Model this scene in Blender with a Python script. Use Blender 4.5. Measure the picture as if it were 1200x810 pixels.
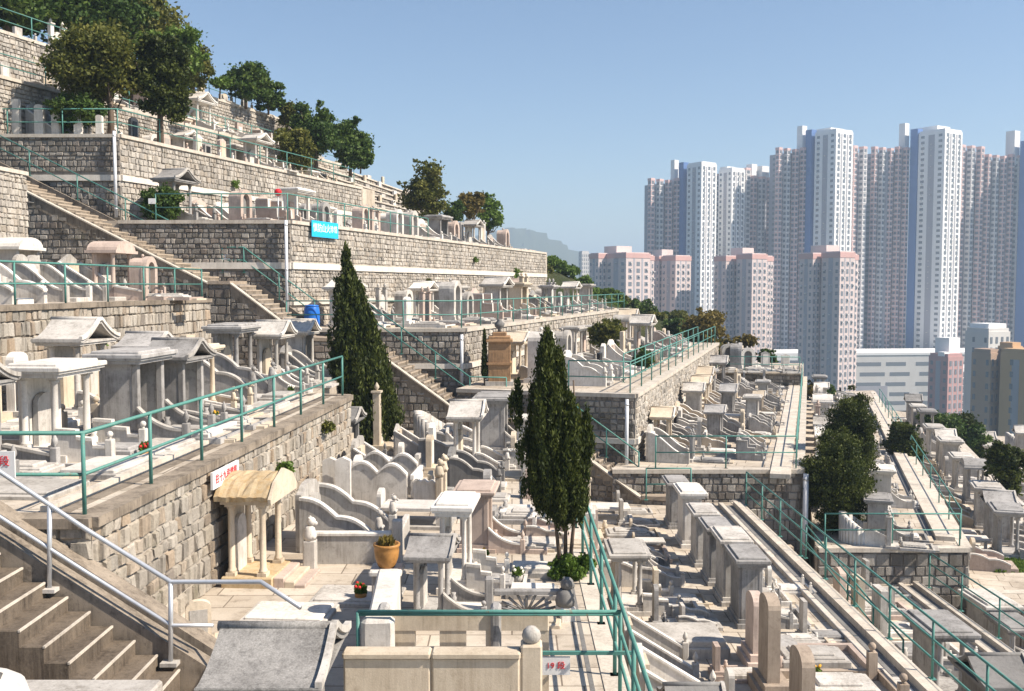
import bpy, bmesh, math, random
import numpy as np
from mathutils import Vector, Matrix
for o in list(bpy.data.objects): bpy.data.objects.remove(o)
scene = bpy.context.scene
R = math.radians
rnd = random.Random(11)
# ---------------------------------------------------------------- camera
F = 1150.0
PITCH = math.atan(70.0 / F)
cam_d = bpy.data.cameras.new('camera')
cam = bpy.data.objects.new('camera', cam_d)
scene.collection.objects.link(cam)
cam.location = (0, 0, 0)
cam.rotation_euler = (math.pi / 2 - PITCH, 0, 0)
cam_d.sensor_fit = 'HORIZONTAL'
cam_d.sensor_width = 36
cam_d.lens = 36 * F / 1200
cam_d.clip_start = 0.2
cam_d.clip_end = 20000
scene.camera = cam
# ---------------------------------------------------------------- world + sun
SUN_AZ, SUN_EL = R(106), R(45)
w = bpy.data.worlds.new('World'); scene.world = w; w.use_nodes = True
nt = w.node_tree; nt.nodes.clear()
sky = nt.nodes.new('ShaderNodeTexSky'); sky.sky_type = 'NISHITA'; sky.sun_disc = False
sky.sun_elevation = SUN_EL; sky.sun_rotation = SUN_AZ
sky.air_density = 1.0; sky.dust_density = .5; sky.ozone_density = 3.2; sky.altitude = 50
bg = nt.nodes.new('ShaderNodeBackground'); bg.inputs[1].default_value = 0.078
wo = nt.nodes.new('ShaderNodeOutputWorld')
nt.links.new(sky.outputs[0], bg.inputs[0]); nt.links.new(bg.outputs[0], wo.inputs[0])
sd = bpy.data.lights.new('sun', 'SUN'); sd.energy = 5.0; sd.angle = R(0.5); sd.color = (1.0, 0.885, 0.74)
sun = bpy.data.objects.new('sun', sd); scene.collection.objects.link(sun)
sv = Vector((math.cos(SUN_EL) * math.sin(SUN_AZ), math.cos(SUN_EL) * math.cos(SUN_AZ), math.sin(SUN_EL)))
sun.rotation_euler = sv.to_track_quat('Z', 'Y').to_euler()
sun.location = (60, -10, 60)
scene.view_settings.view_transform = 'Standard'
scene.view_settings.look = 'None'
scene.view_settings.exposure = 0.90
scene.view_settings.gamma = 1.0
try: scene.view_settings.use_curve_mapping = False
except Exception: pass
scene.render.engine = 'CYCLES'
scene.cycles.volume_bounces = 0
scene.cycles.max_bounces = 8
scene.cycles.diffuse_bounces = 6

# ---------------------------------------------------------------- helpers
COL = scene.collection
def at(u, v, z=None, Y=None):
    """world point seen near (u,v) lying on height z or at distance Y"""
    dx = u - 600; s, c = math.sin(PITCH), math.cos(PITCH)
    dy = (405 - v) * s + F * c; dz = (405 - v) * c - F * s
    t = (z / dz) if z is not None else (Y / dy)
    return Vector((dx * t, dy * t, dz * t))

class MB:
    def __init__(self):
        self.v = []; self.f = []; self.m = []; self.s = []; self.t = []
    def add(self, vs, fs, mi=0, smooth=False, tint=None):
        n = len(self.v); self.v.extend(vs)
        for f in fs:
            self.f.append([i + n for i in f]); self.m.append(mi); self.s.append(smooth)
            self.t.append(tint if tint is not None else 0.5)
        return self
    def box(self, x0, x1, y0, y1, z0, z1, mi=0, bev=0.0, tint=None):
        if bev <= 0:
            vs = [(x0,y0,z0),(x1,y0,z0),(x1,y1,z0),(x0,y1,z0),(x0,y0,z1),(x1,y0,z1),(x1,y1,z1),(x0,y1,z1)]
            fs = [(0,3,2,1),(4,5,6,7),(0,1,5,4),(1,2,6,5),(2,3,7,6),(3,0,4,7)]
            return self.add(vs, fs, mi, tint=tint)
        b = min(bev, (x1-x0)*.45, (y1-y0)*.45, (z1-z0)*.45)
        # chamfered top and vertical edges
        def ring(x0,x1,y0,y1,z,c):
            return [(x0+c,y0,z),(x1-c,y0,z),(x1,y0+c,z),(x1,y1-c,z),(x1-c,y1,z),(x0+c,y1,z),(x0,y1-c,z),(x0,y0+c,z)]
        vs = ring(x0,x1,y0,y1,z0,b) + ring(x0,x1,y0,y1,z1-b,b) + ring(x0+b,x1-b,y0+b,y1-b,z1,b*.4)
        fs = []
        for k in range(2):
            for i in range(8):
                j = (i+1) % 8
                fs.append((k*8+i, k*8+j, k*8+8+j, k*8+8+i))
        fs.append(tuple(range(16, 24))); fs.append(tuple(reversed(range(8))))
        return self.add(vs, fs, mi, tint=tint)
    def prism_xz(self, pts, y0, y1, mi=0):
        """profile in x-z (counter clockwise seen from -y) extruded along y"""
        n = len(pts)
        vs = [(p[0], y0, p[1]) for p in pts] + [(p[0], y1, p[1]) for p in pts]
        fs = [tuple(range(n)), tuple(reversed(range(n, 2*n)))]
        fs += [(j, i, n+i, n+j) for i in range(n) for j in [(i+1) % n]]
        return self.add(vs, fs, mi)
    def prism_yz(self, pts, x0, x1, mi=0):
        n = len(pts)
        vs = [(x0, p[0], p[1]) for p in pts] + [(x1, p[0], p[1]) for p in pts]
        fs = [tuple(reversed(range(n))), tuple(range(n, 2*n))]
        fs += [(i, j, n+j, n+i) for i in range(n) for j in [(i+1) % n]]
        return self.add(vs, fs, mi)
    def prism_xy(self, pts, z0, z1, mi=0):
        n = len(pts)
        vs = [(p[0], p[1], z0) for p in pts] + [(p[0], p[1], z1) for p in pts]
        fs = [tuple(reversed(range(n))), tuple(range(n, 2*n))]
        fs += [(i, j, n+j, n+i) for i in range(n) for j in [(i+1) % n]]
        return self.add(vs, fs, mi)
    def lathe(self, cx, cy, prof, n=12, mi=0, smooth=True, z=0):
        vs = []; fs = []
        for (r, h) in prof:
            for i in range(n):
                a = 2*math.pi*i/n
                vs.append((cx+r*math.cos(a), cy+r*math.sin(a), z+h))
        k = len(prof)
        for q in range(k-1):
            for i in range(n):
                j = (i+1) % n
                fs.append((q*n+i, q*n+j, (q+1)*n+j, (q+1)*n+i))
        self.add(vs, fs, mi, smooth)
        b = len(self.v) - k*n
        self.f.append([b+i for i in reversed(range(n))]); self.m.append(mi); self.s.append(False); self.t.append(.5)
        self.f.append([b+(k-1)*n+i for i in range(n)]); self.m.append(mi); self.s.append(False); self.t.append(.5)
        return self
    def tube(self, pts, r, n=8, mi=0, r2=None):
        pts = [Vector(p) for p in pts]; m = len(pts)
        vs = []; fs = []
        for k, p in enumerate(pts):
            a = pts[max(k-1, 0)]; b = pts[min(k+1, m-1)]
            d = (b-a).normalized()
            up = Vector((0,0,1)) if abs(d.z) < .95 else Vector((1,0,0))
            s = d.cross(up).normalized(); t = s.cross(d)
            rr = r if r2 is None else r + (r2-r)*k/(m-1)
            for i in range(n):
                an = 2*math.pi*i/n
                q = p + s*math.cos(an)*rr + t*math.sin(an)*rr
                vs.append(tuple(q))
        for k in range(m-1):
            for i in range(n):
                j = (i+1) % n
                fs.append((k*n+i, (k+1)*n+i, (k+1)*n+j, k*n+j))
        fs.append(tuple(range(n))); fs.append(tuple((m-1)*n+i for i in reversed(range(n))))
        return self.add(vs, fs, mi, True)
    def ball(self, cx, cy, cz, r, n=10, mi=0, sz=1.0):
        prof = [(max(r*math.sin(math.pi*k/6), .001), -r*sz*math.cos(math.pi*k/6)) for k in range(7)]
        return self.lathe(cx, cy, prof, n, mi, True, cz)
    def mesh(self, name, mats):
        me = bpy.data.meshes.new(name)
        me.from_pydata([tuple(p) for p in self.v], [], self.f)
        if not isinstance(mats, (list, tuple)): mats = [mats]
        for m in mats: me.materials.append(m)
        me.polygons.foreach_set('material_index', self.m)
        me.polygons.foreach_set('use_smooth', self.s)
        if any(t != .5 for t in self.t):
            at_ = me.attributes.new('tint', 'FLOAT', 'FACE')
            at_.data.foreach_set('value', self.t)
        me.update()
        return me
    def build(self, name, mats, parent=None, loc=None):
        return link(name, self.mesh(name, mats), parent, loc)

def link(name, me, parent=None, loc=None, rot=None):
    o = bpy.data.objects.new(name, me); COL.objects.link(o)
    if parent is not None: o.parent = parent
    if loc is not None: o.location = loc
    if rot is not None: o.rotation_euler = rot
    return o
def tag(o, label=None, cat=None, group=None, kind=None):
    if label: o['label'] = label
    if cat: o['category'] = cat
    if group: o['group'] = group
    if kind: o['kind'] = kind
    return o
def thing(name, label, cat, loc=(0,0,0), rz=0, group=None):
    o = bpy.data.objects.new(name, None); COL.objects.link(o)
    o.location = loc; o.rotation_euler = (0, 0, rz); o.empty_display_size = .2
    return tag(o, label, cat, group)
ORD = ['nearest','second','third','fourth','fifth','sixth','seventh','eighth','ninth','tenth','eleventh','twelfth','thirteenth','fourteenth','fifteenth','sixteenth','seventeenth','eighteenth','nineteenth','twentieth','twenty-first','twenty-second','twenty-third','twenty-fourth','twenty-fifth','twenty-sixth','twenty-seventh','twenty-eighth','twenty-ninth','thirtieth','thirty-first','thirty-second','thirty-third','thirty-fourth']

# ---------------------------------------------------------------- materials
def new_mat(name):
    m = bpy.data.materials.new(name); m.use_nodes = True
    n = m.node_tree; b = n.nodes['Principled BSDF']
    b.inputs['Roughness'].default_value = .85
    b.inputs['Specular IOR Level'].default_value = .25
    return m, n, b
def ramp(n, stops, fac):
    r = n.nodes.new('ShaderNodeValToRGB'); e = r.color_ramp.elements
    while len(e) > 1: e.remove(e[-1])
    e[0].position = stops[0][0]; e[0].color = (*stops[0][1], 1)
    for p, c in stops[1:]:
        x = e.new(p); x.color = (*c, 1)
    n.links.new(fac, r.inputs[0]); return r.outputs[0]
def noise(n, vec, scale, detail=5, rough=.6, dist=0):
    t = n.nodes.new('ShaderNodeTexNoise'); t.inputs['Scale'].default_value = scale
    t.inputs['Detail'].default_value = detail; t.inputs['Roughness'].default_value = rough
    t.inputs['Distortion'].default_value = dist
    if vec is not None: n.links.new(vec, t.inputs['Vector'])
    return t.outputs[0]
def mix(n, a, b, fac, mode='MIX'):
    x = n.nodes.new('ShaderNodeMix'); x.data_type = 'RGBA'; x.blend_type = mode
    for s, val in ((6, a), (7, b)):
        if isinstance(val, tuple): x.inputs[s].default_value = (*val, 1) if len(val) == 3 else val
        else: n.links.new(val, x.inputs[s])
    if isinstance(fac, (int, float)): x.inputs[0].default_value = fac
    else: n.links.new(fac, x.inputs[0])
    return x.outputs[2]
def mth(n, op, a, b=None, clamp=False):
    x = n.nodes.new('ShaderNodeMath'); x.operation = op; x.use_clamp = clamp
    for i, val in enumerate((a, b)):
        if val is None: continue
        if isinstance(val, (int, float)): x.inputs[i].default_value = val
        else: n.links.new(val, x.inputs[i])
    return x.outputs[0]
def coords(n, scale=(1,1,1), world=True):
    if world:
        g = n.nodes.new('ShaderNodeNewGeometry'); src = g.outputs['Position']
    else:
        g = n.nodes.new('ShaderNodeTexCoord'); src = g.outputs['Object']
    mp = n.nodes.new('ShaderNodeMapping'); mp.inputs['Scale'].default_value = scale
    n.links.new(src, mp.inputs[0]); return mp.outputs[0]
def bump(n, b, h, strength=.3, dist=.02):
    x = n.nodes.new('ShaderNodeBump'); x.inputs['Strength'].default_value = strength
    x.inputs['Distance'].default_value = dist
    n.links.new(h, x.inputs['Height']); n.links.new(x.outputs[0], b.inputs['Normal'])

def granite(name, c, dark=None, dirt=.5, vary=.25, speck=.12, rough=.8, moss=0):
    """dressed stone: mottled, rain streaks, weathered patches, tone differs per object"""
    m, n, b = new_mat(name)
    dark = dark or tuple(x*.45 for x in c)
    P = coords(n)
    big = noise(n, P, 1.7, 6, .65)
    st = noise(n, coords(n, (6, 6, .5)), 2.4, 6, .7)
    fine = noise(n, P, 55, 3, .7)
    patch = mth(n, 'MULTIPLY', ramp(n, [(.40, (0,0,0)), (.60, (1,1,1))], big), ramp(n, [(.36, (.2,)*3), (.62, (1,1,1))], st))
    mid = noise(n, P, 7, 6, .7)
    patch = mth(n, 'MAXIMUM', patch, mth(n, 'MULTIPLY', ramp(n, [(.50, (0,)*3), (.68, (1,)*3)], mid), .8))
    col = mix(n, c, dark, mth(n, 'MULTIPLY', patch, dirt))
    info = n.nodes.new('ShaderNodeObjectInfo')
    bright = mth(n, 'ADD', mth(n, 'MULTIPLY', info.outputs['Random'], vary*2), 1-vary)
    hsv = n.nodes.new('ShaderNodeHueSaturation'); n.links.new(bright, hsv.inputs['Value']); n.links.new(col, hsv.inputs['Color'])
    sp = ramp(n, [(.3, (1-speck,)*3), (.7, (1+speck*.0,)*3)], fine)
    run = ramp(n, [(.56, (1,)*3), (.70, (.42,)*3)], noise(n, coords(n, (11, 11, .8)), 1.7, 6, .7))
    out = mix(n, hsv.outputs[0], run, dirt*.8, 'MULTIPLY')
    out = mix(n, out, sp, 1.0, 'MULTIPLY')
    if moss:
        mo = ramp(n, [(.47, (0,0,0)), (.62, (1,1,1))], noise(n, P, 9, 7, .8))
        out = mix(n, out, (.40, .25, .10), mth(n, 'MULTIPLY', mo, moss))
    n.links.new(out, b.inputs['Base Color'])
    b.inputs['Roughness'].default_value = rough
    bump(n, b, mth(n, 'ADD', fine, mth(n, 'MULTIPLY', big, 2)), .25, .01)
    return m
M = {}
M['white'] = granite('white_granite', (.70,.672,.63), (.32,.29,.25), .6, .12)
M['pale'] = granite('pale_granite', (.54,.515,.48), (.21,.19,.165), .75, .18)
M['grey'] = granite('grey_granite', (.38,.37,.36), (.13,.122,.115), .8, .2)
M['dark'] = granite('dark_granite', (.22,.215,.21), (.09,.09,.09), .6, .2)
M['pink'] = granite('pink_granite', (.54,.44,.38), (.26,.20,.17), .6, .15)
M['cream'] = granite('cream_stone', (.60,.52,.41), (.30,.23,.16), .55, .14)
M['brown'] = granite('brown_stone', (.42,.345,.275), (.18,.14,.11), .7, .15)
M['rust'] = granite('rusty_brown_stone', (.36,.22,.12), (.12,.08,.05), .8, .1)
M['lichen'] = granite('lichen_covered_stone', (.50,.40,.26), (.24,.17,.09), .6, .1, moss=.6)
M['weather'] = granite('weathered_concrete', (.29,.245,.195), (.085,.07,.055), .95, .1)
M['tread'] = granite('brown_step_concrete', (.185,.15,.115), (.06,.047,.037), .95, .1, speck=.3)
M['coping'] = granite('pale_coping', (.58,.53,.46), (.25,.21,.17), .6, .08)
M['band'] = granite('whitewashed_band', (.66,.62,.56), (.36,.33,.29), .5, .08)
M['speck'] = granite('speckled_weathered_granite', (.36,.35,.335), (.15,.145,.14), .95, .05, speck=.45)
M['black'] = granite('black_marble', (.03,.03,.035), (.015,)*3, .5, .1, rough=.25)

def paving(name, c, dark, joint=True, bw=.9, bh=.6, rot=0.0):
    m, n, b = new_mat(name)
    P = coords(n)
    big = noise(n, P, .55, 7, .68, .4)
    mid = noise(n, P, 4, 6, .7)
    fine = noise(n, P, 60, 3, .7)
    col = mix(n, c, dark, ramp(n, [(.40, (0,)*3), (.66, (.85,)*3)], big))
    col = mix(n, col, tuple(x*.45 for x in dark), mth(n, 'MULTIPLY', ramp(n, [(.52, (0,)*3), (.72, (1,)*3)], mid), .6))
    col = mix(n, col, ramp(n, [(.3, (.8,)*3), (.7, (1,)*3)], fine), 1, 'MULTIPLY')
    if joint:
        br = n.nodes.new('ShaderNodeTexBrick'); mp = n.nodes.new('ShaderNodeMapping')
        g = n.nodes.new('ShaderNodeNewGeometry'); n.links.new(g.outputs['Position'], mp.inputs[0])
        mp.inputs['Rotation'].default_value = (0, 0, rot)
        n.links.new(mp.outputs[0], br.inputs['Vector'])
        br.inputs['Scale'].default_value = 1; br.inputs['Brick Width'].default_value = bw
        br.inputs['Row Height'].default_value = bh; br.inputs['Mortar Size'].default_value = .012
        br.inputs['Color1'].default_value = (1,1,1,1); br.inputs['Color2'].default_value = (.78,.76,.74,1)
        br.inputs['Mortar'].default_value = (.25,.22,.2,1); br.offset = .3
        col = mix(n, col, br.outputs[0], .85, 'MULTIPLY')
    n.links.new(col, b.inputs['Base Color'])
    bump(n, b, mth(n, 'ADD', fine, mid), .35, .012)
    return m
M['pave'] = paving('terrace_paving', (.60,.54,.46), (.38,.32,.25))
M['pave2'] = paving('back_terrace_paving', (.60,.54,.46), (.38,.32,.25), rot=.29)
M['concrete'] = paving('stained_concrete', (.47,.40,.32), (.27,.21,.16), joint=False)
M['dirt'] = paving('bare_earth', (.20,.15,.10), (.10,.08,.05), joint=False)

def stonework(name, stops, mottle=.5):
    m, n, b = new_mat(name)
    a = n.nodes.new('ShaderNodeAttribute'); a.attribute_name = 'tint'
    P = coords(n)
    base = ramp(n, stops, a.outputs['Fac'])
    big = noise(n, P, .5, 5, .65); fine = noise(n, P, 22, 6, .75)
    col = mix(n, base, (.09,.08,.07), mth(n, 'MULTIPLY', ramp(n, [(.45, (0,)*3), (.7, (1,)*3)], big), mottle))
    stk = noise(n, coords(n, (2.2, 2.2, .22)), 1.6, 6, .65)
    col = mix(n, col, (.10,.09,.075), mth(n, 'MULTIPLY', ramp(n, [(.50, (0,)*3), (.66, (1,)*3)], stk), .55))
    moss = noise(n, P, 1.3, 7, .75)
    col = mix(n, col, (.13,.14,.06), mth(n, 'MULTIPLY', ramp(n, [(.58, (0,)*3), (.70, (1,)*3)], moss), .35))
    col = mix(n, col, ramp(n, [(.3, (.62,)*3), (.65, (1,)*3)], fine), .9, 'MULTIPLY')
    n.links.new(col, b.inputs['Base Color'])
    bump(n, b, fine, .8, .03); b.inputs['Roughness'].default_value = .92
    return m
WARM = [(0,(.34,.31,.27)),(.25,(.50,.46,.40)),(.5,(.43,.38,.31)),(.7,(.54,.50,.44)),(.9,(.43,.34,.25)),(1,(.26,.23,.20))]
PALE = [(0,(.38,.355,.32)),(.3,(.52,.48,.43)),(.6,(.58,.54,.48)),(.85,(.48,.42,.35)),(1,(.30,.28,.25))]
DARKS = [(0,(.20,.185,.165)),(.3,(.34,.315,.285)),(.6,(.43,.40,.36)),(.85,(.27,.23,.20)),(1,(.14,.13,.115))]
M['st_warm'] = stonework('warm_rubble_stone', WARM, .4)
M['st_pale'] = stonework('pale_squared_stone', PALE, .35)
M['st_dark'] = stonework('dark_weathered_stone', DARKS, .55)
M['mortar'] = granite('mortar', (.42,.38,.33), (.2,.17,.14), .7, 0)
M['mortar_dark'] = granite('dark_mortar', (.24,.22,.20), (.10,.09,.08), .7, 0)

def plain(name, c, rough=.6, metal=0, vary=0.0, grime=.3):
    m, n, b = new_mat(name)
    P = coords(n)
    ns = noise(n, P, 9, 5, .65)
    col = mix(n, c, tuple(x*.55 for x in c), mth(n, 'MULTIPLY', ramp(n, [(.45,(0,)*3),(.75,(1,)*3)], ns), grime))
    n.links.new(col, b.inputs['Base Color'])
    b.inputs['Roughness'].default_value = rough; b.inputs['Metallic'].default_value = metal
    return m
M['teal'] = plain('teal_paint', (.085,.235,.205), .5, 0, grime=.5)
_n = M['teal'].node_tree; _b = _n.nodes['Principled BSDF']; _src = _b.inputs['Base Color'].links[0].from_socket
_f = ramp(_n, [(.60, (0,)*3), (.68, (1,)*3)], noise(_n, coords(_n), 6, 7, .8))
_n.links.new(mix(_n, _src, (.16,.075,.035), _f), _b.inputs['Base Color'])
M['galv'] = plain('galvanised_steel', (.58,.60,.63), .38, .55)
M['pipe'] = plain('white_pipe_paint', (.62,.64,.68), .5)
M['blue_plastic'] = plain('blue_plastic', (.02,.14,.52), .35)
M['banner'] = plain('blue_banner_cloth', (.02,.42,.72), .6, grime=.1)
M['signwhite'] = plain('white_sign_board', (.72,.72,.72), .5, grime=.15)
M['signred'] = plain('red_lettering', (.55,.04,.05), .6, grime=0)
M['letterwhite'] = plain('white_lettering', (.8,.82,.85), .6, grime=0)
M['terracotta'] = plain('glazed_ochre_pot', (.40,.20,.06), .45, grime=1.0)
M['red'] = plain('red_lantern_cloth', (.6,.02,.03), .6)
M['soil'] = plain('potting_soil', (.07,.05,.03), .9)
M['bark'] = granite('tree_bark', (.16,.12,.09), (.06,.045,.035), .8, .15)
M['net'] = plain('green_scaffold_net', (.03,.28,.20), .7)

def leafmat(name, c1, c2, c3):
    m, n, b = new_mat(name)
    a = n.nodes.new('ShaderNodeAttribute'); a.attribute_name = 'tint'
    col = ramp(n, [(0, c1), (.5, c2), (1, c3)], a.outputs['Fac'])
    n.links.new(col, b.inputs['Base Color']); b.inputs['Roughness'].default_value = .6
    tr = n.nodes.new('ShaderNodeBsdfTranslucent'); n.links.new(col, tr.inputs[0])
    mx = n.nodes.new('ShaderNodeMixShader'); mx.inputs[0].default_value = .30
    n.links.new(b.outputs[0], mx.inputs[1]); n.links.new(tr.outputs[0], mx.inputs[2])
    n.links.new(mx.outputs[0], n.nodes['Material Output'].inputs[0])
    return m
M['leaf_cypress'] = leafmat('cypress_foliage', (.016,.030,.007), (.046,.062,.011), (.105,.125,.022))
M['leaf_dark'] = leafmat('dark_foliage', (.026,.056,.012), (.058,.105,.020), (.13,.18,.035))
M['leaf_olive'] = leafmat('olive_foliage', (.045,.060,.012), (.11,.12,.022), (.21,.20,.045))
M['leaf_bright'] = leafmat('bright_foliage', (.06,.11,.015), (.11,.18,.03), (.17,.25,.05))
M['leaf_autumn'] = leafmat('yellowing_foliage', (.10,.09,.02), (.17,.13,.03), (.20,.16,.05))

# ---------------------------------------------------------------- generic builders
def wall_stones(mb, p0, p1, zb, zt0, zt1, rh=.27, bw=(.24,.46), out=1, seed=1, band=()):
    """coursed stones on the vertical face from p0 to p1 (outward = right of direction)"""
    r = random.Random(seed)
    p0 = Vector((p0[0], p0[1])); p1 = Vector((p1[0], p1[1]))
    L = (p1-p0).length; d = (p1-p0)/L; nrm = Vector((d.y, -d.x))*out
    z = zb; zmax = max(zt0, zt1)
    while z < zmax - .03:
        h = rh*r.uniform(.75, 1.25); s = -r.uniform(0, .2)
        if any(a-.02 < z+h*.5 < b+.02 for a, b in band):
            z += h; continue
        while s < L:
            wd = r.uniform(*bw); a = max(s, 0)+.012; b = min(s+wd, L)-.012; s += wd
            if b-a < .06: continue
            ztop = min(z+h, zt0+(zt1-zt0)*((a+b)/2/L)) - .014
            zl = z+.012
            if ztop-zl < .05: continue
            g = .02; pr = r.uniform(.025, .065)
            j = lambda q=.017: r.uniform(-q, q)
            def P(t, zz, o):
                q = p0 + d*t + nrm*o
                return (q.x, q.y, zz)
            vs = [P(a+j(),zl+j(),0),P(b+j(),zl+j(),0),P(b+j(),ztop+j(),0),P(a+j(),ztop+j(),0),
                  P(a+g+j(),zl+g+j(),pr),P(b-g+j(),zl+g+j(),pr+j()),P(b-g+j(),ztop-g+j(),pr+j()),P(a+g+j(),ztop-g+j(),pr)]
            fs = [(4,5,6,7),(0,1,5,4),(1,2,6,5),(2,3,7,6),(3,0,4,7)]
            if out < 0: fs = [tuple(reversed(f)) for f in fs]
            mb.add(vs, fs, 0, tint=r.random()*.998+.001)
        z += h
def face_quad(mb, p0, p1, zb, zt0, zt1, o=0.0, mi=1, th=.35):
    """solid core behind the stones"""
    p0 = Vector((p0[0], p0[1])); p1 = Vector((p1[0], p1[1])); d = (p1-p0).normalized(); nr = Vector((d.y, -d.x))
    a, b = p0+nr*o, p1+nr*o; c, e = p1-nr*th, p0-nr*th
    vs = [(a.x,a.y,zb),(b.x,b.y,zb),(c.x,c.y,zb),(e.x,e.y,zb),(a.x,a.y,zt0),(b.x,b.y,zt1),(c.x,c.y,zt1),(e.x,e.y,zt0)]
    mb.add(vs, [(0,3,2,1),(4,5,6,7),(0,1,5,4),(1,2,6,5),(2,3,7,6),(3,0,4,7)], mi)
def along(mb, p0, p1, z0, h, w, o=0, mi=0, z1=None):
    """beam of height h and width w centred on the line, its top following z0->z1"""
    z1 = z0 if z1 is None else z1
    p0 = Vector((p0[0], p0[1])); p1 = Vector((p1[0], p1[1])); d = (p1-p0).normalized(); nr = Vector((d.y, -d.x))
    a, b, c, e = p0+nr*(o+w/2), p1+nr*(o+w/2), p1+nr*(o-w/2), p0+nr*(o-w/2)
    vs = [(a.x,a.y,z0-h),(b.x,b.y,z1-h),(c.x,c.y,z1-h),(e.x,e.y,z0-h),(a.x,a.y,z0),(b.x,b.y,z1),(c.x,c.y,z1),(e.x,e.y,z0)]
    mb.add(vs, [(0,3,2,1),(4,5,6,7),(0,1,5,4),(1,2,6,5),(2,3,7,6),(3,0,4,7)], mi)
WSEED = [100]
def stone_wall(label, pts, zb, zt, stone='st_pale', mortar='mortar', bands=(), coping=.16, rh=.20, bw=(.13,.32), cmat='coping'):
    """pts: plan polyline, walls face to the right of the walking direction; zt: list of top heights or one"""
    if not isinstance(zt, (list, tuple)): zt = [zt]*len(pts)
    if not isinstance(stone, (list, tuple)): stone = [stone]*(len(pts)-1)
    t = thing('retaining_wall', label, 'retaining wall', (pts[0][0], pts[0][1], zb))
    off = Vector((pts[0][0], pts[0][1], zb))
    for i in range(len(pts)-1):
        WSEED[0] += 1
        mb = MB(); wall_stones(mb, pts[i], pts[i+1], zb, zt[i], zt[i+1], rh, bw, 1, WSEED[0], bands)
        face_quad(mb, pts[i], pts[i+1], zb-.3, zt[i]-.002, zt[i+1]-.002)
        o = mb.build('stonework', [M[stone[i]], M['mortar_dark' if stone[i]=='st_dark' else mortar]], t); o.location = -off
    if coping:
        mb = MB()
        for i in range(len(pts)-1): along(mb, pts[i], pts[i+1], zt[i]+.075+.003*i, .13, .36, -.09, 0, zt[i+1]+.075+.003*i)
        o = mb.build('coping', M[cmat], t); o.location = -off
    for (a, b) in bands:
        mb = MB()
        for i in range(len(pts)-1): along(mb, pts[i], pts[i+1], b, b-a, .12, .04+.004*i, 0)
        o = mb.build('painted_band', M['band'], t); o.location = -off
    return t

PX = {}
def post_mesh(h, r, mat):
    k = (round(h, 2), r, mat)
    if k not in PX:
        mb = MB(); mb.tube([(0,0,0),(0,0,h)], r, 8); mb.box(-.06,.06,-.06,.06,0,.015)
        PX[k] = mb.mesh('post', M[mat])
    return PX[k]
def railing(label, pts, h=1.05, step=1.7, mat='teal', r=.024, mid=(.5,), group='teal metal railings', posts=True):
    """pts: 3d ground polyline"""
    pts = [Vector(p) for p in pts]
    t = thing('metal_railing', label, 'railing', pts[0], 0, group); off = pts[0]
    up = Vector((0,0,h))
    for nm, hh in [('top_rail', h)] + [('middle_rail', h*q) for q in mid]:
        mb = MB(); mb.tube([p-off+Vector((0,0,hh)) for p in pts], r if nm == 'top_rail' else r*.85, 8)
        mb.build(nm, M[mat], t)
    pm = post_mesh(h, r, mat)
    for i in range(len(pts)-1):
        L = (pts[i+1]-pts[i]).length; k = max(1, round(L/step))
        for q in range(k + (1 if i == len(pts)-2 else 0)):
            link('post', pm, t, pts[i].lerp(pts[i+1], q/k)-off)
    return t
def drainpipe(label, x, y, z0, z1, r=.06):
    t = thing('drainpipe', label, 'drainpipe', (x, y, z0), 0, 'white drainpipes on the wall corners')
    MB().tube([(0,0,0),(0,0,z1-z0)], r, 12).build('pipe', M['pipe'], t)
    k = max(2, int((z1-z0)/1.2))
    bm_ = MB(); bm_.lathe(0, 0, [(r+.012, 0), (r+.012, .05)], 12); me = bm_.mesh('bracket', M['galv'])
    for i in range(k): link('bracket', me, t, (0, 0, .3+i*(z1-z0-.5)/max(k-1,1)))
    return t

# ---------------------------------------------------------------- graves (front = +x, width along y)
def wave_pts(x0, x1, z0, z1, amp, lobes=2, n=16):
    out = []
    for i in range(n+1):
        t = i/n
        out.append((x0+(x1-x0)*t, z0+(z1-z0)*t + amp*abs(math.sin(math.pi*lobes*t))))
    return out
def side_wall(mb, x0, x1, h0, h1, y, th=.1, amp=.1, lobes=2, zb=0):
    if lobes == 'slope': top = [(x0, h0), (x1, h1)]
    elif lobes == 'sag': top = [(x0+(x1-x0)*i/12, h1+(h0-h1)*(1-i/12)**2.2) for i in range(13)]
    elif lobes == 'ogee': top = [(x0+(x1-x0)*i/14, h1+(h0-h1)*(.5+.5*math.cos(math.pi*i/14))) for i in range(15)]
    elif lobes == 'step': top = [(x0, h0), (x0+(x1-x0)*.42, h0-.02), (x0+(x1-x0)*.43, (h0+h1)/2), (x0+(x1-x0)*.75, (h0+h1)/2-.02), (x0+(x1-x0)*.76, h1), (x1, h1)]
    else: top = wave_pts(x0, x1, h0, h1, amp, lobes)
    n = len(top)
    for i in range(n-1):      # strips: keeps the outline crisp
        a, b = top[i], top[i+1]
        mb.prism_xz([(a[0],zb),(b[0],zb),(b[0],b[1]),(a[0],a[1])], y-th/2, y+th/2, 0)
        mb.prism_xz([(a[0],a[1]),(b[0],b[1]),(b[0],b[1]+.055),(a[0],a[1]+.055)], y-th/2-.03, y+th/2+.03, 1)
def column(mb, x, y, z0, z1, r=.07, rounded=True):
    if rounded:
        h = z1-z0
        mb.box(x-r*1.45, x+r*1.45, y-r*1.45, y+r*1.45, z0, z0+.06)
        mb.lathe(x, y, [(r*1.3,.06),(r*1.3,.1),(r,.13),(r*.9,h-.12),(r*1.25,h-.08),(r*1.25,h-.05)], 12, 0, True, z0)
        mb.box(x-r*1.45, x+r*1.45, y-r*1.45, y+r*1.45, z1-.05, z1)
    else:
        mb.box(x-r, x+r, y-r, y+r, z0, z1, bev=.012)
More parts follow.
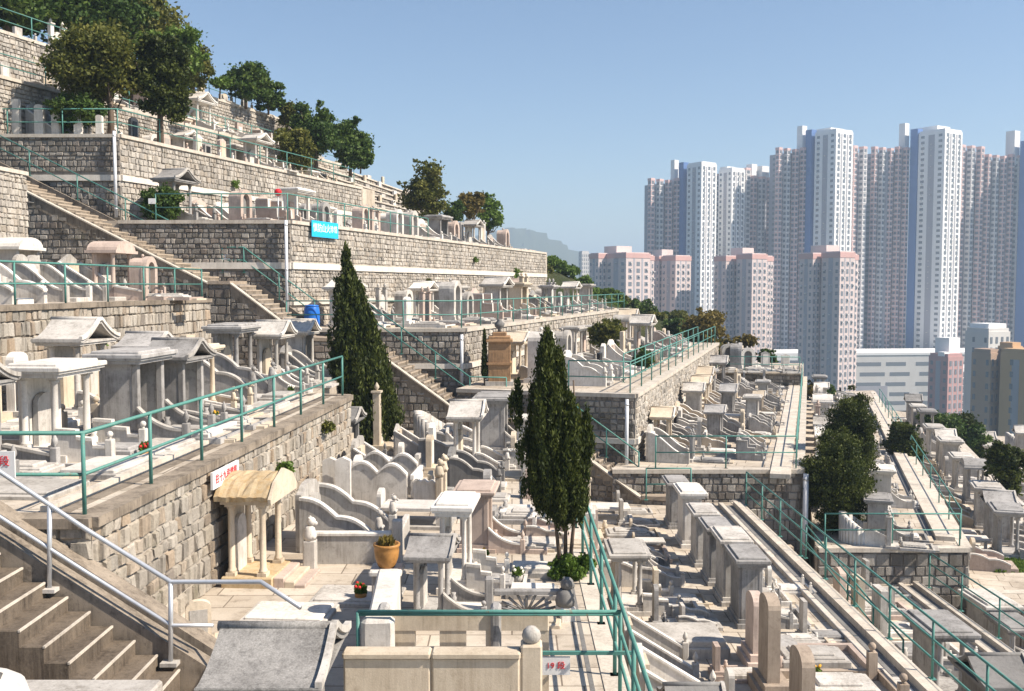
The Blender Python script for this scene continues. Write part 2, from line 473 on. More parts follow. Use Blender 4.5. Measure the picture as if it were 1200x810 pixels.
def roof_flat(mb, x0, x1, y0, y1, z):
    mb.box(x0+.10, x1-.10, y0+.10, y1-.10, z, z+.07)
    mb.box(x0+.04, x1-.04, y0+.04, y1-.04, z+.07, z+.12)
    mb.box(x0, x1, y0, y1, z+.12, z+.20, bev=.02)
    mb.box(x0+.12, x1-.12, y0+.12, y1-.12, z+.20, z+.25, bev=.02)
def roof_gable(mb, x0, x1, y0, y1, z, rise=.36, curl=True):
    """concave slopes to both sides, ridge along x, fascia and curled gable ends"""
    yc = (y0+y1)/2; hw = (y1-y0)/2; th = .07
    prof = []
    for i in range(9):
        t = i/8; prof.append((hw*(1-t)+.05*t, z+.10+rise*(t**1.7)))
    L = [(yc-p, h) for p, h in prof]; Rr = [(yc+p, h) for p, h in reversed(prof)]
    top = L+Rr
    for i in range(len(top)-1):
        a, b = top[i], top[i+1]
        mb.prism_yz([(a[0], a[1]-th-.02), (b[0], b[1]-th-.02), (b[0], b[1]), (a[0], a[1])], x0, x1, 0)
    mb.box(x0-.01, x1+.01, y0-.015, y0+.045, z+.035, z+.095, 0)
    mb.box(x0-.01, x1+.01, y1-.045, y1+.015, z+.035, z+.095, 0)
    mb.box(x0+.05, x1-.05, y0+.06, y1-.06, z-.05, z+.035, 0)
    mb.box(x0+.02, x1-.02, y0+.02, y1-.02, z+.0, z+.05, 0)
    mb.tube([(x0-.03, yc, z+.11+rise), (x1+.03, yc, z+.11+rise)], .055, 8)
    if curl:
        for x in (x1-.035,):
            for i in range(len(top)-1):
                a, b = top[i], top[i+1]
                mb.prism_yz([(a[0], a[1]-.02), (b[0], b[1]-.02), (b[0], b[1]+.06), (a[0], a[1]+.06)], x, x+.07, 1)
def roof_barrel(mb, x0, x1, y0, y1, z, rise=.3):
    """arched vault along x"""
    yc = (y0+y1)/2; hw = (y1-y0)/2
    mb.box(x0, x1, y0, y1, z-.04, z+.05)
    pts = [(yc+hw*.86*math.cos(math.pi*i/10), z+.05+rise*math.sin(math.pi*i/10)) for i in range(11)]
    for i in range(10):
        a, b = pts[i], pts[i+1]
        mb.prism_yz([(b[0], z+.05), (a[0], z+.05), (a[0], a[1]), (b[0], b[1])], x0+.03, x1-.03, 0)
def finial(mb, x, y, z, r=.08, kind='ball'):
    if kind == 'ball':
        mb.lathe(x, y, [(r*.6,0),(r*.45,.03)], 8, 0, True, z); mb.ball(x, y, z+.03+r*.9, r)
    elif kind == 'bud':
        mb.lathe(x, y, [(r*.5,0),(r*.4,.03),(r,.09),(r*.9,.15),(r*.35,.22),(.004,.26)], 10, 0, True, z)
    elif kind == 'lion':
        mb.lathe(x, y, [(r*1.1,0),(r*1.25,.08),(r*1.0,.18),(r*.75,.25)], 9, 0, True, z)
        mb.ball(x+.03, y, z+.32, r*.85, 9); mb.ball(x+.10, y, z+.29, r*.42, 8)
        mb.ball(x+.07, y-.05, z+.06, r*.5, 8); mb.ball(x+.07, y+.05, z+.06, r*.5, 8)
        mb.ball(x+.0, y-.05, z+.39, r*.25, 6); mb.ball(x+.0, y+.05, z+.39, r*.25, 6)
def headstone(mb, x0, x1, hw, z0, z1, top='round', mi=0):
    if top == 'round':
        pts = [(-hw, z0), (hw, z0), (hw, z1-hw*.6)] + [(hw*math.cos(math.pi*i/8), z1-hw*.6+hw*.6*math.sin(math.pi*i/8)) for i in range(1, 8)] + [(-hw, z1-hw*.6)]
    elif top == 'peak':
        pts = [(-hw, z0), (hw, z0), (hw, z1-hw*.45), (0, z1), (-hw, z1-hw*.45)]
    elif top == 'shoulder':
        pts = [(-hw, z0), (hw, z0), (hw, z1-.16), (hw*.7, z1-.13)] + [(hw*.7*math.cos(math.pi*i/8), z1-.13+.13*math.sin(math.pi*i/8)) for i in range(1, 8)] + [(-hw*.7, z1-.13), (-hw, z1-.16)]
    else:
        pts = [(-hw, z0), (hw, z0), (hw, z1), (-hw, z1)]
    mb.prism_yz(pts, x0, x1, mi)

DESC = {'flat':'flat-roofed grave','gable':'pagoda-roofed grave','scroll':'scroll-walled grave','stele':'round-topped grave',
        'peak':'peaked grave','arch':'arched shrine grave','barrel':'vault-roofed grave','slab':'raised slab grave','pillar':'twin-pillar grave',
        'horseshoe':'horseshoe-walled grave','bench':'low stepped grave','tablet':'square tablet grave','double':'double-arched grave'}
PROTO = {}
def build_proto(kind, mat, var):
    mats = [M[mat], M['white' if mat in ('white','pale','pink','cream') else 'pale']]
    ins = M[['pale','white','cream','black','pink'][var % 5]]
    P = []   # (name, mesh, subs)
    r = random.Random(hash((kind, var)) % 1000 if False else len(PROTO)*7+3)
    def part(name, fn, mm=None, subs=()):
        mb = MB(); fn(mb); P.append((name, mb.mesh(name, mm or mats), subs))
    W = 1.3; hw = .6; H = 1.5 + .08*(var % 3)
    # grave slab and kerb used by most
    sl = 1.15 + .1*(var % 2)
    def floorpart(x0=.75):
        part('grave_slab', lambda m: (m.box(x0, x0+sl, -.38, .38, 0, .17, bev=.02), m.box(x0+.08, x0+sl-.08, -.30, .30, .17, .21, bev=.02)), [M[['white','pale','pale','white','grey'][(var+len(kind)) % 5]]])
        part('front_step', lambda m: m.box(x0+sl+.35, x0+sl+.55, -hw*.8, hw*.8, 0, .07), [M['cream' if var % 2 else 'pale']])
        if var % 3: part('offering_stone', lambda m: m.box(x0+.25, x0+sl-.25, -.22, .22, .21, .26, bev=.02), [M['pale']])
        for s in (-1, 1):
            if (var+s) % 3: part('flower_vase', lambda m: m.lathe(x0+.02, s*.47, [(.05,0),(.075,.06),(.08,.14),(.045,.2),(.065,.26),(.03,.26)], 9, 0, True, .12))
        part('kerb', lambda m: (m.box(x0-.1, x0+sl+.35, -hw-.08, -hw+.02, 0, .12), m.box(x0-.1, x0+sl+.35, hw-.02, hw+.08, 0, .123), m.box(x0+sl+.25, x0+sl+.35, -hw+.02, hw-.02, 0, .118)))
    def plinth(d): part('plinth', lambda m: (m.box(-.12, d+.28, -hw-.14, hw+.14, 0, .12), m.box(-.06, d+.16, -hw-.06, hw+.06, .12, .22)))
    if kind in ('flat', 'gable', 'barrel'):
        d = .62 + .08*(var % 2)
        plinth(d)
        part('rear_panel', lambda m: m.box(-.04, .04, -hw+.02, hw-.02, .22, H))
        if var % 2:
            for s in (-1, 1): part('side_panel', lambda m: m.box(.04, d-.06, s*(hw-.03)-.035, s*(hw-.03)+.035, .22, H-.002))
        part('headstone', lambda m: headstone(m, .06, .16, .30, .22, H*.78, ['round','square','shoulder'][var % 3]), ins)
        for x in ((d,) if var % 2 else (.05, d)):
            for s in (-1, 1):
                part('column', lambda m: column(m, x, s*hw*.92, .22, H, .065, var % 3 != 1))
        if kind == 'flat': part('roof', lambda m: roof_flat(m, -.25, d+.28, -hw-.26, hw+.26, H))
        elif kind == 'gable': part('roof', lambda m: roof_gable(m, -.22, d+.28, -hw-.28, hw+.28, H+.04, .30+.05*(var % 3)))
        else: part('roof', lambda m: roof_barrel(m, -.2, d+.2, -hw-.14, hw+.14, H, .3))
        for s in (-1, 1):
            part('side_wall', lambda m: side_wall(m, d+.08, d+.98, [.55,.68,.42,.60][(var+len(kind)) % 4], .26, s*(hw+.05), .08, .06, ['slope','ogee','sag',2,'step','sag'][(var+len(kind)) % 6]))
            def po(m, s=s):
                m.box(d+.98, d+1.12, s*(hw+.05)-.07, s*(hw+.05)+.07, 0, .42, bev=.015); finial(m, d+1.05, s*(hw+.05), .42, .06, ['ball','bud','lion'][var % 3])
            part('end_post', po)
        floorpart(d+.15)
    elif kind in ('scroll', 'double'):
        h = 1.25+.12*(var % 3)
        if kind == 'scroll':
            part('rear_wall', lambda m: (headstone(m, -.06, .06, hw+.05, 0, h, ['shoulder','round','peak'][var % 3]), headstone(m, -.085, .085, hw+.09, h-.09, h+.04, 'square', 1) if var % 3 == 5 else None))
        else:
            def rw(m):
                for s in (-1, 1):
                    pts = [(s*.33-.33, 0), (s*.33+.33, 0), (s*.33+.33, h-.25)] + [(s*.33+.33*math.cos(math.pi*i/8), h-.25+.25*math.sin(math.pi*i/8)) for i in range(1, 8)] + [(s*.33-.33, h-.25)]
                    m.prism_yz(pts, -.06, .06, 0)
            part('rear_wall', rw)
        part('headstone', lambda m: headstone(m, .065, .17, .30, .1, h*.8, ['round','shoulder','square'][var % 3]), ins)
        for s in (-1, 1):
            part('side_wall', lambda m: side_wall(m, .03, 1.45, h*.80, .32, s*(hw+.05), .10, .10, [2,'ogee','slope',2,'sag','step'][var % 6]))
            def po(m, s=s):
                m.box(1.45, 1.60, s*(hw+.05)-.075, s*(hw+.05)+.075, 0, .46, bev=.015); finial(m, 1.525, s*(hw+.05), .46, .065, ['lion','ball','bud'][var % 3])
            part('end_post', po)
        part('altar', lambda m: (m.box(.17, .5, -.42, .42, 0, .32, bev=.02), m.box(.13, .56, -.47, .47, .32, .38, bev=.02)))
        part('incense_urn', lambda m: m.lathe(.40, 0, [(.05,0),(.04,.04),(.09,.1),(.10,.16),(.07,.17)], 10, 0, True, .38))
        part('grave_slab', lambda m: (m.box(.7, 1.7, -.38, .38, 0, .12, bev=.02)), [M['pale']])
    elif kind in ('stele', 'peak', 'tablet'):
        h = 1.15+.18*(var % 4)
        part('plinth', lambda m: (m.box(-.18, .34, -.46, .46, 0, .16), m.box(-.12, .26, -.38, .38, .16, .28)))
        part('headstone', lambda m: headstone(m, -.06, .12, .27+.03*(var % 2), .28, h, {'stele':'round','peak':'peak','tablet':'square'}[kind]))
        part('inscription_panel', lambda m: headstone(m, .121, .135, .19, .38, h-.2, 'square'), ins)
        floorpart(.45)
        if var % 2:
            for s in (-1, 1): part('flower_vase', lambda m: m.lathe(.42, s*.32, [(.05,0),(.07,.1),(.04,.18),(.06,.24)], 9, 0, True, 0))
        else:
            for s in (-1, 1): part('end_post', lambda m: (m.box(sl+.55, sl+.68, s*hw-.065, s*hw+.065, 0, .42), finial(m, sl+.615, s*hw, .42, .06)))
    elif kind == 'pillar':
        h = 1.5+.25*(var % 3)
        part('plinth', lambda m: m.box(-.14, .5, -.62, .62, 0, .14))
        for s in (-1, 1):
            part('pillar', lambda m: (m.box(-.10, .12, s*.42-.12, s*.42+.12, .14, h, bev=.02), m.box(-.14, .16, s*.42-.16, s*.42+.16, h, h+.06), finial(m, .01, s*.42, h+.06, .08, ['ball','bud'][var % 2])))
        part('headstone', lambda m: headstone(m, -.04, .08, .26, .14, h-.3, 'shoulder'), ins)
        floorpart(.6)
    elif kind == 'arch':
        h = 1.5+.1*(var % 3)
        part('plinth', lambda m: (m.box(-.12, .85, -.6, .6, 0, .14)))
        def ar(m):
            for s in (-1, 1): m.box(.45, .65, s*.39-.11, s*.39+.11, .14, h-.42)
            n = 12; ro, ri = .50, .28
            for i in range(n):
                a0, a1 = math.pi*i/n, math.pi*(i+1)/n
                m.prism_yz([(ri*math.cos(a1), h-.42+ri*math.sin(a1)), (ri*math.cos(a0), h-.42+ri*math.sin(a0)), (ro*math.cos(a0), h-.42+ro*math.sin(a0)), (ro*math.cos(a1), h-.42+ro*math.sin(a1))], .45, .65, 0)
        part('arch', ar)
        part('shrine_body', lambda m: headstone(m, -.02, .449, .48, .14, h+.02, 'round'))
        part('niche_shade', lambda m: headstone(m, .45, .47, .27, .16, h-.2, 'round'), [M['dark']])  # flat dark panel paints the shade inside the arch opening
        part('cap', lambda m: finial(m, .3, 0, h+.02, .06))
        floorpart(.8)
    elif kind == 'slab':
        part('table_top', lambda m: (m.box(0, 1.7, -.5, .5, .45, .55, bev=.02)), [M['white']])
        for x in (.12, 1.45):
            for s in (-1, 1): part('leg', lambda m: m.box(x, x+.13, s*.38-.07, s*.38+.07, .08, .45))
        part('plinth', lambda m: (m.box(-.1, 1.85, -.6, .6, 0, .08)))
        part('headstone', lambda m: headstone(m, -.12, -.01, .3, .08, .95, 'round'), ins)
    elif kind == 'bench':
        part('plinth', lambda m: (m.box(0, 1.9, -.62, .62, 0, .16, bev=.02), m.box(.1, 1.3, -.5, .5, .16, .30, bev=.02), m.box(.2, .9, -.4, .4, .30, .42, bev=.02)))
        part('headstone', lambda m: headstone(m, .22, .36, .28, .42, .95+.1*(var % 3), ['square','peak','round'][var % 3]), ins)
        for s in (-1, 1): part('side_wall', lambda m: side_wall(m, .0, 1.6, .62, .28, s*(hw+.09), .08, .08, 2))
    elif kind == 'horseshoe':
        def hs(m):
            n = 18
            for i in range(n):
                a0 = math.pi*.5+math.pi*i/n; a1 = math.pi*.5+math.pi*(i+1)/n
                h0 = .55+.55*math.sin(math.pi*i/n)**1.0; h1 = .55+.55*math.sin(math.pi*(i+1)/n)
                ri, ro = .62, .78
                q = [(.75+ri*1.2*math.cos(a0), ri*math.sin(a0)), (.75+ro*1.2*math.cos(a0), ro*math.sin(a0)), (.75+ro*1.2*math.cos(a1), ro*math.sin(a1)), (.75+ri*1.2*math.cos(a1), ri*math.sin(a1))]
                vs = [(x, y, 0) for x, y in q]+[(q[0][0],q[0][1],h0),(q[1][0],q[1][1],h0),(q[2][0],q[2][1],h1),(q[3][0],q[3][1],h1)]
                m.add(vs, [(4,5,6,7),(0,4,7,3),(1,2,6,5),(0,1,5,4),(2,3,7,6)], 0, True)
        part('curved_wall', hs)
        for s in (-1, 1): part('side_wall', lambda m: side_wall(m, .75, 1.6, .55, .32, s*.70, .15, .08, 1))
        part('headstone', lambda m: headstone(m, .2, .32, .3, 0, 1.0, 'round'), ins)
        part('grave_slab', lambda m: (m.box(.5, 1.5, -.35, .35, 0, .14, bev=.02)), [M['white']])
    return P
def instance(P, t):
    for name, me, subs in P:
        o = link(name, me, t)
def grave(kind, mat, var, loc, rz, label, group=None, s=1.0):
    k = (kind, mat, var)
    if k not in PROTO: PROTO[k] = build_proto(kind, mat, var)
    t = thing({'arch':'grave_shrine'}.get(kind, 'grave'), label, 'grave', loc, rz, group)
    t.scale = s if isinstance(s, tuple) else (s, s, s)
    instance(PROTO[k], t)
    return t
TONE = {'white':'white','pale':'pale','grey':'grey','dark':'dark grey','pink':'pinkish','cream':'cream','brown':'brown'}
NG = [0]
def row(where, kinds, p0, p1, n, rz, group, jit=.12, smin=.80, smax=1.02, mats=None, rs=1, skip=(), first='nearest', clutter=.55):
    r = random.Random(rs)
    p0 = Vector(p0); p1 = Vector(p1)
    mats = mats or ['pale','pale','white','grey','pale','cream','grey','pink']
    idx = 0
    for i in range(n):
        t = i/max(n-1, 1)
        kind = kinds[i % len(kinds)] if isinstance(kinds, list) else kinds
        if r.random() < .25: kind = r.choice(kinds)
        mt = r.choice(mats); var = r.randrange(6 if kind in ('flat','gable','scroll') else 4)
        p = p0.lerp(p1, t) + Vector((r.uniform(-jit, jit), r.uniform(-jit, jit), 0))
        s = r.uniform(smin, smax); dr = r.uniform(-.03, .03)
        if i in skip: continue
        o = ORD[idx] if idx < len(ORD) else 'far'
        lab = '%s %s, %s %s' % (TONE[mt], DESC[kind], o, where)
        grave(kind, mt, var, p, rz+dr, lab, group, s); idx += 1; NG[0] += 1

# ---------------------------------------------------------------- foliage
def leaf_mesh(name, blobs, n, size, mat, seed, up=0.0, tintf=None, aspect=1.6, shell=.55, fuzz=.0):
    """blobs: (cx,cy,cz,rx,ry,rz); many small leaf quads clumped through the volume"""
    g = np.random.default_rng(seed)
    vol = np.array([b[3]*b[4]*b[5] for b in blobs])**.72; vol /= vol.sum()
    which = g.choice(len(blobs), n, p=vol)
    B = np.array(blobs)[which]
    d = g.normal(size=(n, 3)); d /= np.linalg.norm(d, axis=1)[:, None]
    rad = shell + (1-shell)*g.random(n); rad = rad**.8*(1+fuzz*np.abs(g.normal(size=n)))
    lump = 1 + .16*np.sin(d[:,0]*7+which)*np.sin(d[:,1]*6+which*2)*np.cos(d[:,2]*8)
    pos = B[:, :3] + d*B[:, 3:6]*(rad*lump)[:, None]
    a = g.normal(size=(n, 3)); a[:, 2] += up*2.5; a += d*.5; a /= np.linalg.norm(a, axis=1)[:, None]
    b = np.cross(a, g.normal(size=(n, 3))); b /= np.linalg.norm(b, axis=1)[:, None]
    s = size*(.6+.8*g.random(n))[:, None]
    L = a*s*aspect; Wd = b*s*.5
    v = np.stack([pos-L*.5, pos+Wd-L*.05, pos+L*.5, pos-Wd-L*.05], 1).reshape(-1, 3)
    me = bpy.data.meshes.new(name)
    me.vertices.add(4*n); me.vertices.foreach_set('co', v.ravel())
    me.loops.add(4*n); me.loops.foreach_set('vertex_index', np.arange(4*n, dtype=np.int32))
    me.polygons.add(n); me.polygons.foreach_set('loop_start', np.arange(0, 4*n, 4, dtype=np.int32))
    me.materials.append(M[mat]); me.update(calc_edges=True); me.validate()
    cl = g.random(len(blobs))[which]
    tint = np.clip(.5*cl + .5*g.random(n), 0, 1)
    at_ = me.attributes.new('tint', 'FLOAT', 'FACE'); at_.data.foreach_set('value', tint.astype(np.float32))
    return me
def tree(name, label, cat, base, h, crown, n, size, mat, seed, trunk_r=.12, trunk_h=.4, lean=(0,0), group=None, up=0, clumps=40, csize=.22, limbs=5, shell=.4):
    """crown: list of (cx,cy,cz,rx,ry,rz) lobes relative to base; each is broken into small clumps"""
    r = random.Random(seed)
    t = thing(name, label, cat, base, 0, group)
    bl = []
    tot = sum(c[3]*c[4]*c[5] for c in crown)
    for c in crown:
        k = max(6, int(1.7*clumps*c[3]*c[4]*c[5]/tot))
        for i in range(k):
            d = Vector((r.gauss(0,1), r.gauss(0,1), r.gauss(0,1))).normalized()*(r.random()**.45)*.95
            q = csize*min(c[3], c[5])*r.uniform(.7, 1.7)
            bl.append((c[0]+d.x*c[3], c[1]+d.y*c[4], c[2]+d.z*c[5], q*r.uniform(.9,1.3), q*r.uniform(.9,1.3), q*r.uniform(.6,.95)))
    me = leaf_mesh('foliage', bl, int(n*.9), size*.78, mat, seed, up, shell=shell, fuzz=.6)
    link('crown', me, t)
    mb = MB()
    top = Vector((crown[0][0], crown[0][1], crown[0][2]))
    fork = Vector((lean[0], lean[1], h*trunk_h))
    mb.tube([(0,0,-.2), (lean[0]*.3+.03, lean[1]*.3, h*trunk_h*.5), fork, fork.lerp(top, .7)], trunk_r, 9, 0, trunk_r*.35)
    mb.build('trunk', M['bark'], t)
    for i in range(limbs):
        b = bl[int(i*len(bl)/max(limbs,1)) % len(bl)]
        e = Vector(b[:3]); st = Vector((0,0,0)).lerp(fork, r.uniform(.75, 1)); mid = st.lerp(e, .5)+Vector((0,0,-.08*h))
        m2 = MB(); m2.tube([st, mid, e], trunk_r*.45, 6, 0, trunk_r*.12); m2.build('limb', M['bark'], t)
    return t
def cypress(label, base, spires, n, seed, size=.055, bare=0.0, trunks=((0,0),), group='columnar cypress trees', mat='leaf_cypress', trunk_r=.07):
    """spires: (dx,dy,z0,z1,rmax) cone-shaped columns of upright sprays"""
    g = np.random.default_rng(seed); r = random.Random(seed)
    t = thing('cypress_tree', label, 'tree', base, 0, group)
    bl = []; ax = []
    for (dx, dy, z0, z1, rm) in spires:
        H = z1-z0; k = int(230*H*rm/1.5)
        for i in range(k):
            q = r.random()**1.15
            z = z0+H*q
            prof = (min(1, q/.10)**.6)*(1-max(0,(q-.18)/.82)**1.75)*rm
            prof *= .86+.22*math.sin(q*19+dx*3+seed)*r.random()+.10*r.random()
            a = r.uniform(0, 2*math.pi); rr = max(prof, .03)*(r.random()**.35)
            q2 = r.uniform(.6, 1.5)
            bl.append((dx+rr*math.cos(a), dy+rr*math.sin(a), z-.12, (.035+.055*rm)*q2, (.035+.055*rm)*q2, (.17+.10*rm)*r.uniform(.7,1.5)))
            if i % 3 == 0: bl.append((dx+rr*.45*math.cos(a), dy+rr*.45*math.sin(a), z-.1, .09*rm+.06, .09*rm+.06, .2))
    me = leaf_mesh('foliage', bl, n, size, mat, seed, 1.0, aspect=2.8, shell=.15, fuzz=.25)
    link('crown', me, t)
    for (tx, ty) in trunks:
        mb = MB(); mb.tube([(tx*.25,ty*.2,-.1), (tx*.6,ty*.5,spires[0][2]*.5), (tx,ty,spires[0][2]+.2), (tx*.6,ty,(spires[0][2]+spires[0][3])*.6)], trunk_r, 8, 0, trunk_r*.35)
        mb.build('trunk', M['bark'], t)
    return t

# ---------------------------------------------------------------- window helpers for buildings
WIN = {}
def win_mesh(w, d, h, mat):
    k = (round(w,2), round(d,2), round(h,2), mat)
    if k not in WIN: WIN[k] = MB().box(-w/2, w/2, -d/2, d/2, -h/2, h/2).mesh('window', M[mat])
    return WIN[k]
def put_windows(t, lst, mat='glass'):
    """lst: (x,y,z,w,d,h) nearest/largest first; 100 become parts, the rest one part"""
    for (x,y,z,w_,d,h) in lst[:100]: link('window', win_mesh(w_, d, h, mat), t, (x,y,z))
    if len(lst) > 100:
        mb = MB()
        for (x,y,z,w_,d,h) in lst[100:]: mb.box(x-w_/2, x+w_/2, y-d/2, y+d/2, z-h/2, z+h/2)
        tag(mb.build('windows', M[mat], t), kind='stuff')

# ================================================================ LARGE STRUCTURE
def bx_(s, Y): return s + .303*(Y-36)          # plan x of a back-block line at distance Y
def bp(s, Y, z=0): return (bx_(s, Y), Y, z)
RB = -math.atan(.303)                            # back block graves face downhill
RF = -1/13
def floor(name, pts, z, mat='pave', th=1.2):
    o = MB().prism_xy(pts, z-th, z).build(name, M[mat]); tag(o, kind='structure'); return o
ZA, ZB, ZC, ZC2, ZD2, ZD3, ZD4, ZD5 = 5.75, 2.4, -1.55, -3.55, -5.85, -7.9, -9.3, -11.0
ZU1, ZU2 = 8.0, 10.5
ZF, ZE, ZM, ZR1, ZR2, ZR3 = -.45, -2.9, -5.0, -6.9, -9.0, -10.8
def xF(Y): return -13.0+Y/13
def xE(Y): return -5.25+(Y-12.1)/14.5
def xG(Y): return -16.8+(Y-34)/13
# front block floors
floor('upper_terrace_floor', [(xG(2)-.2,2),(xF(2),2),(xF(33.7),33.7),(xG(34)-.2,35)], ZF)
floor('left_terrace_floor', [(xF(2),12.15),(-5.25,12.15),(xE(25.9),25.9),(-5.4,26.1),(-5.3,34.2),(xF(34.2)-.2,34.4)], ZE)
floor('central_terrace_floor', [(-12,4),(1.42,4),(1.42,32.2),(-1.2,33.4),(-8,34.4),(-8,4)], ZM)
floor('right_terrace_floor', [(1.4,4),(7.25,4),(7.25,31),(1.4,31.4)], ZR1)
floor('low_terrace_floor', [(7.2,8),(12.3,8),(12.3,29.3),(9.3,29.3),(9.3,31.1),(7.2,31.1)], ZR2)
floor('lowest_terrace_floor', [(12.25,8),(34,8),(34,32),(14,32),(14,29.2),(12.25,29.2)], ZR3)
# back block floors
floor('summit_terrace_floor', [bp(-60,40)[:2],bp(-22.6,37)[:2],bp(-22.6,64)[:2],bp(-60,64)[:2]], ZU2, 'pave2', 2)
floor('second_terrace_floor', [bp(-22.8,36.8)[:2],bp(-20.1,36.8)[:2],bp(-20.1,66)[:2],bp(-22.8,66)[:2]], ZU1, 'pave2', 2)
floor('third_terrace_floor', [bp(-24,37.9)[:2],bp(-15.6,37.9)[:2],bp(-15.6,60)[:2],bp(-24,60)[:2]], ZA, 'pave2', 2)
floor('fourth_terrace_floor', [bp(-19,36.5)[:2],bp(-8.35,36.5)[:2],bp(-8.35,72)[:2],bp(-19,80)[:2]], ZB, 'pave2', 2)
floor('fifth_terrace_floor', [bp(-9.5,35.6)[:2],bp(-1.6,35.6)[:2],bp(-1.6,68)[:2],bp(-9.5,72)[:2]], ZC, 'pave2', 2)
floor('sixth_terrace_floor', [(-1.9,33.8),(4.05,32.1),bp(5.2,61)[:2],bp(-2.5,64)[:2]], ZC2, 'pave2', 2)
floor('seventh_terrace_floor', [(3.2,31.1),(9.28,31.1),bp(10.7,63)[:2],bp(4.5,63)[:2]], ZD2, 'pave2', 2)
floor('eighth_terrace_floor', [(9.2,29.3),(13.85,29.3),bp(15.9,74)[:2],bp(10,72)[:2]], ZD3, 'pave2', 2)
floor('ninth_terrace_floor', [(13.6,29.3),bp(20.2,26)[:2],bp(20.2,70)[:2],bp(14,76)[:2]], ZD4, 'pave2', 2)
floor('tenth_terrace_floor', [bp(20,26)[:2],bp(40,26)[:2],bp(40,70)[:2],bp(19,72)[:2]], ZD5, 'pave2', 2)

# hill and far ground: one sheet to the horizon
def hill_z(x, y):
    tab = [(-60,9),(-30,9.5),(-20,7.5),(-8,4.6),(0,3.2),(7,.3),(14,-3.0),(18,-5.2),(24,-9.2),(40,-16),(60,-24),(140,-50),(200,-60)]
    k = x*80/max(y, 60)
    z = tab[0][1] if k <= tab[0][0] else tab[-1][1]
    for (a, za), (b, zb) in zip(tab, tab[1:]):
        if a <= k <= b: z = za+(zb-za)*(k-a)/(b-a)
    z += .35*math.sin(x*.9+y*.3)+.3*math.sin(x*.37-y*.7)
    if y < 60: return -16
    if y < 74: return -16+(z-1.0+16)*(y-60)/14
    if y < 88: return z-1.0
    t = min(1, (y-88)/110); return (z-1)*(1-t)**1.3 + -62*(1-(1-t)**1.3)
xs = [-6000,-2500,-900,-400,-200]+[-120+4*i for i in range(81)]+[260,400,900,2500,6000]
ys = [-60,0,30,50]+[60+3*i for i in range(50)]+[220,260,400,800,1600,3000,5200]
vs = []; fs = []
for y in ys:
    for x in xs: vs.append((x, y, hill_z(x, y)))
nx = len(xs)
for j in range(len(ys)-1):
    for i in range(nx-1): fs.append((j*nx+i, j*nx+i+1, (j+1)*nx+i+1, (j+1)*nx+i))
m, n_, b_ = new_mat('hillside_undergrowth')
P_ = coords(n_)
cc = mix(n_, (.030,.050,.014), (.085,.085,.03), ramp(n_, [(.4,(0,)*3),(.65,(1,)*3)], noise(n_, P_, .35, 7, .7)))
n_.links.new(cc, b_.inputs['Base Color']); bump(n_, b_, noise(n_, P_, 1.2, 8, .8), 1, .6)
M['hill'] = m
o = MB().add(vs, fs, 0, True).build('ground', M['hill']); tag(o, kind='structure')
# distant mountains
def ridge(name, Y, pts, depth, mat):
    mb = MB(); vs = []; fs = []
    fine = []
    r = random.Random(5)
    for (u0, v0), (u1, v1) in zip(pts, pts[1:]):
        for k in range(8):
            t = k/8; fine.append((u0+(u1-u0)*t, v0+(v1-v0)*t+r.uniform(-1, 1)*.7))
    fine.append(pts[-1])
    for (u, v) in fine:
        p = at(u, v, Y=Y)
        for q, (dy, f) in enumerate([(-depth, 0), (-depth*.55, .45), (-depth*.2, .82), (0, 1), (depth, 0)]):
            vs.append((p.x+r.uniform(-6,6)*q, Y+dy, -62+(p.z+62)*f))
    for i in range(len(fine)-1):
        for q in range(4): fs.append((i*5+q, (i+1)*5+q, (i+1)*5+q+1, i*5+q+1))
    mb.add(vs, fs, 0, True); o = mb.build(name, M[mat]); tag(o, kind='structure')
ridge('mountain', 2300, [(430,330),(520,290),(570,272),(600,267),(622,269),(650,280),(690,301),(740,312),(800,322),(900,328),(1050,331)], 500, 'hill')

# ---------------------------------------------------------------- retaining walls
stone_wall('stone wall of squared blocks under the leftmost upper terrace, beside the top of the staircase', [(xG(18),18),(xG(34.2),34.2)], ZF, 3.85, 'st_pale')
stone_wall('coursed stone wall with brown coping behind the left-hand canopy graves', [(xF(8),8),(xF(33.8),33.8)], ZE, ZF-.06, 'st_warm', rh=.33, bw=(.17,.30), cmat='weather')
stone_wall('warm stone wall with rough coping below the long teal railing at left', [(-10,12.1),(-5.25,12.1),(xE(25.9),25.9),(-5.4,26.15)], ZM, ZE-.06, 'st_warm', rh=.25, bw=(.16,.32), cmat='weather')
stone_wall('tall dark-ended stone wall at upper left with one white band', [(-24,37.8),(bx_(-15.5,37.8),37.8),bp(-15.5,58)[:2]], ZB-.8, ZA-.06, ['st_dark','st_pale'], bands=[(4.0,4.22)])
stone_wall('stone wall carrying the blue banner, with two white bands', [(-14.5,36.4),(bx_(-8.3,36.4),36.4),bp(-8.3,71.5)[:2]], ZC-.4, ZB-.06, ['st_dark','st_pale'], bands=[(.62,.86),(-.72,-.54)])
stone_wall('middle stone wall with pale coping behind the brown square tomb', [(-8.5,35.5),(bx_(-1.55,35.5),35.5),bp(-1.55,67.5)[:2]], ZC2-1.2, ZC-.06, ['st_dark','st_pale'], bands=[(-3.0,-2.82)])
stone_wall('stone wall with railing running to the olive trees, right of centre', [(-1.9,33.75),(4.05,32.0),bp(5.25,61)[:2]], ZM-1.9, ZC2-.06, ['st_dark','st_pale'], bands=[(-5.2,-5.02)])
stone_wall('low dark stone wall under the crowded graves at right of centre', [(3.2,31.0),(9.25,31.0),bp(10.75,63)[:2]], ZR2, ZD2-.06, ['st_dark','st_pale'], rh=.3)
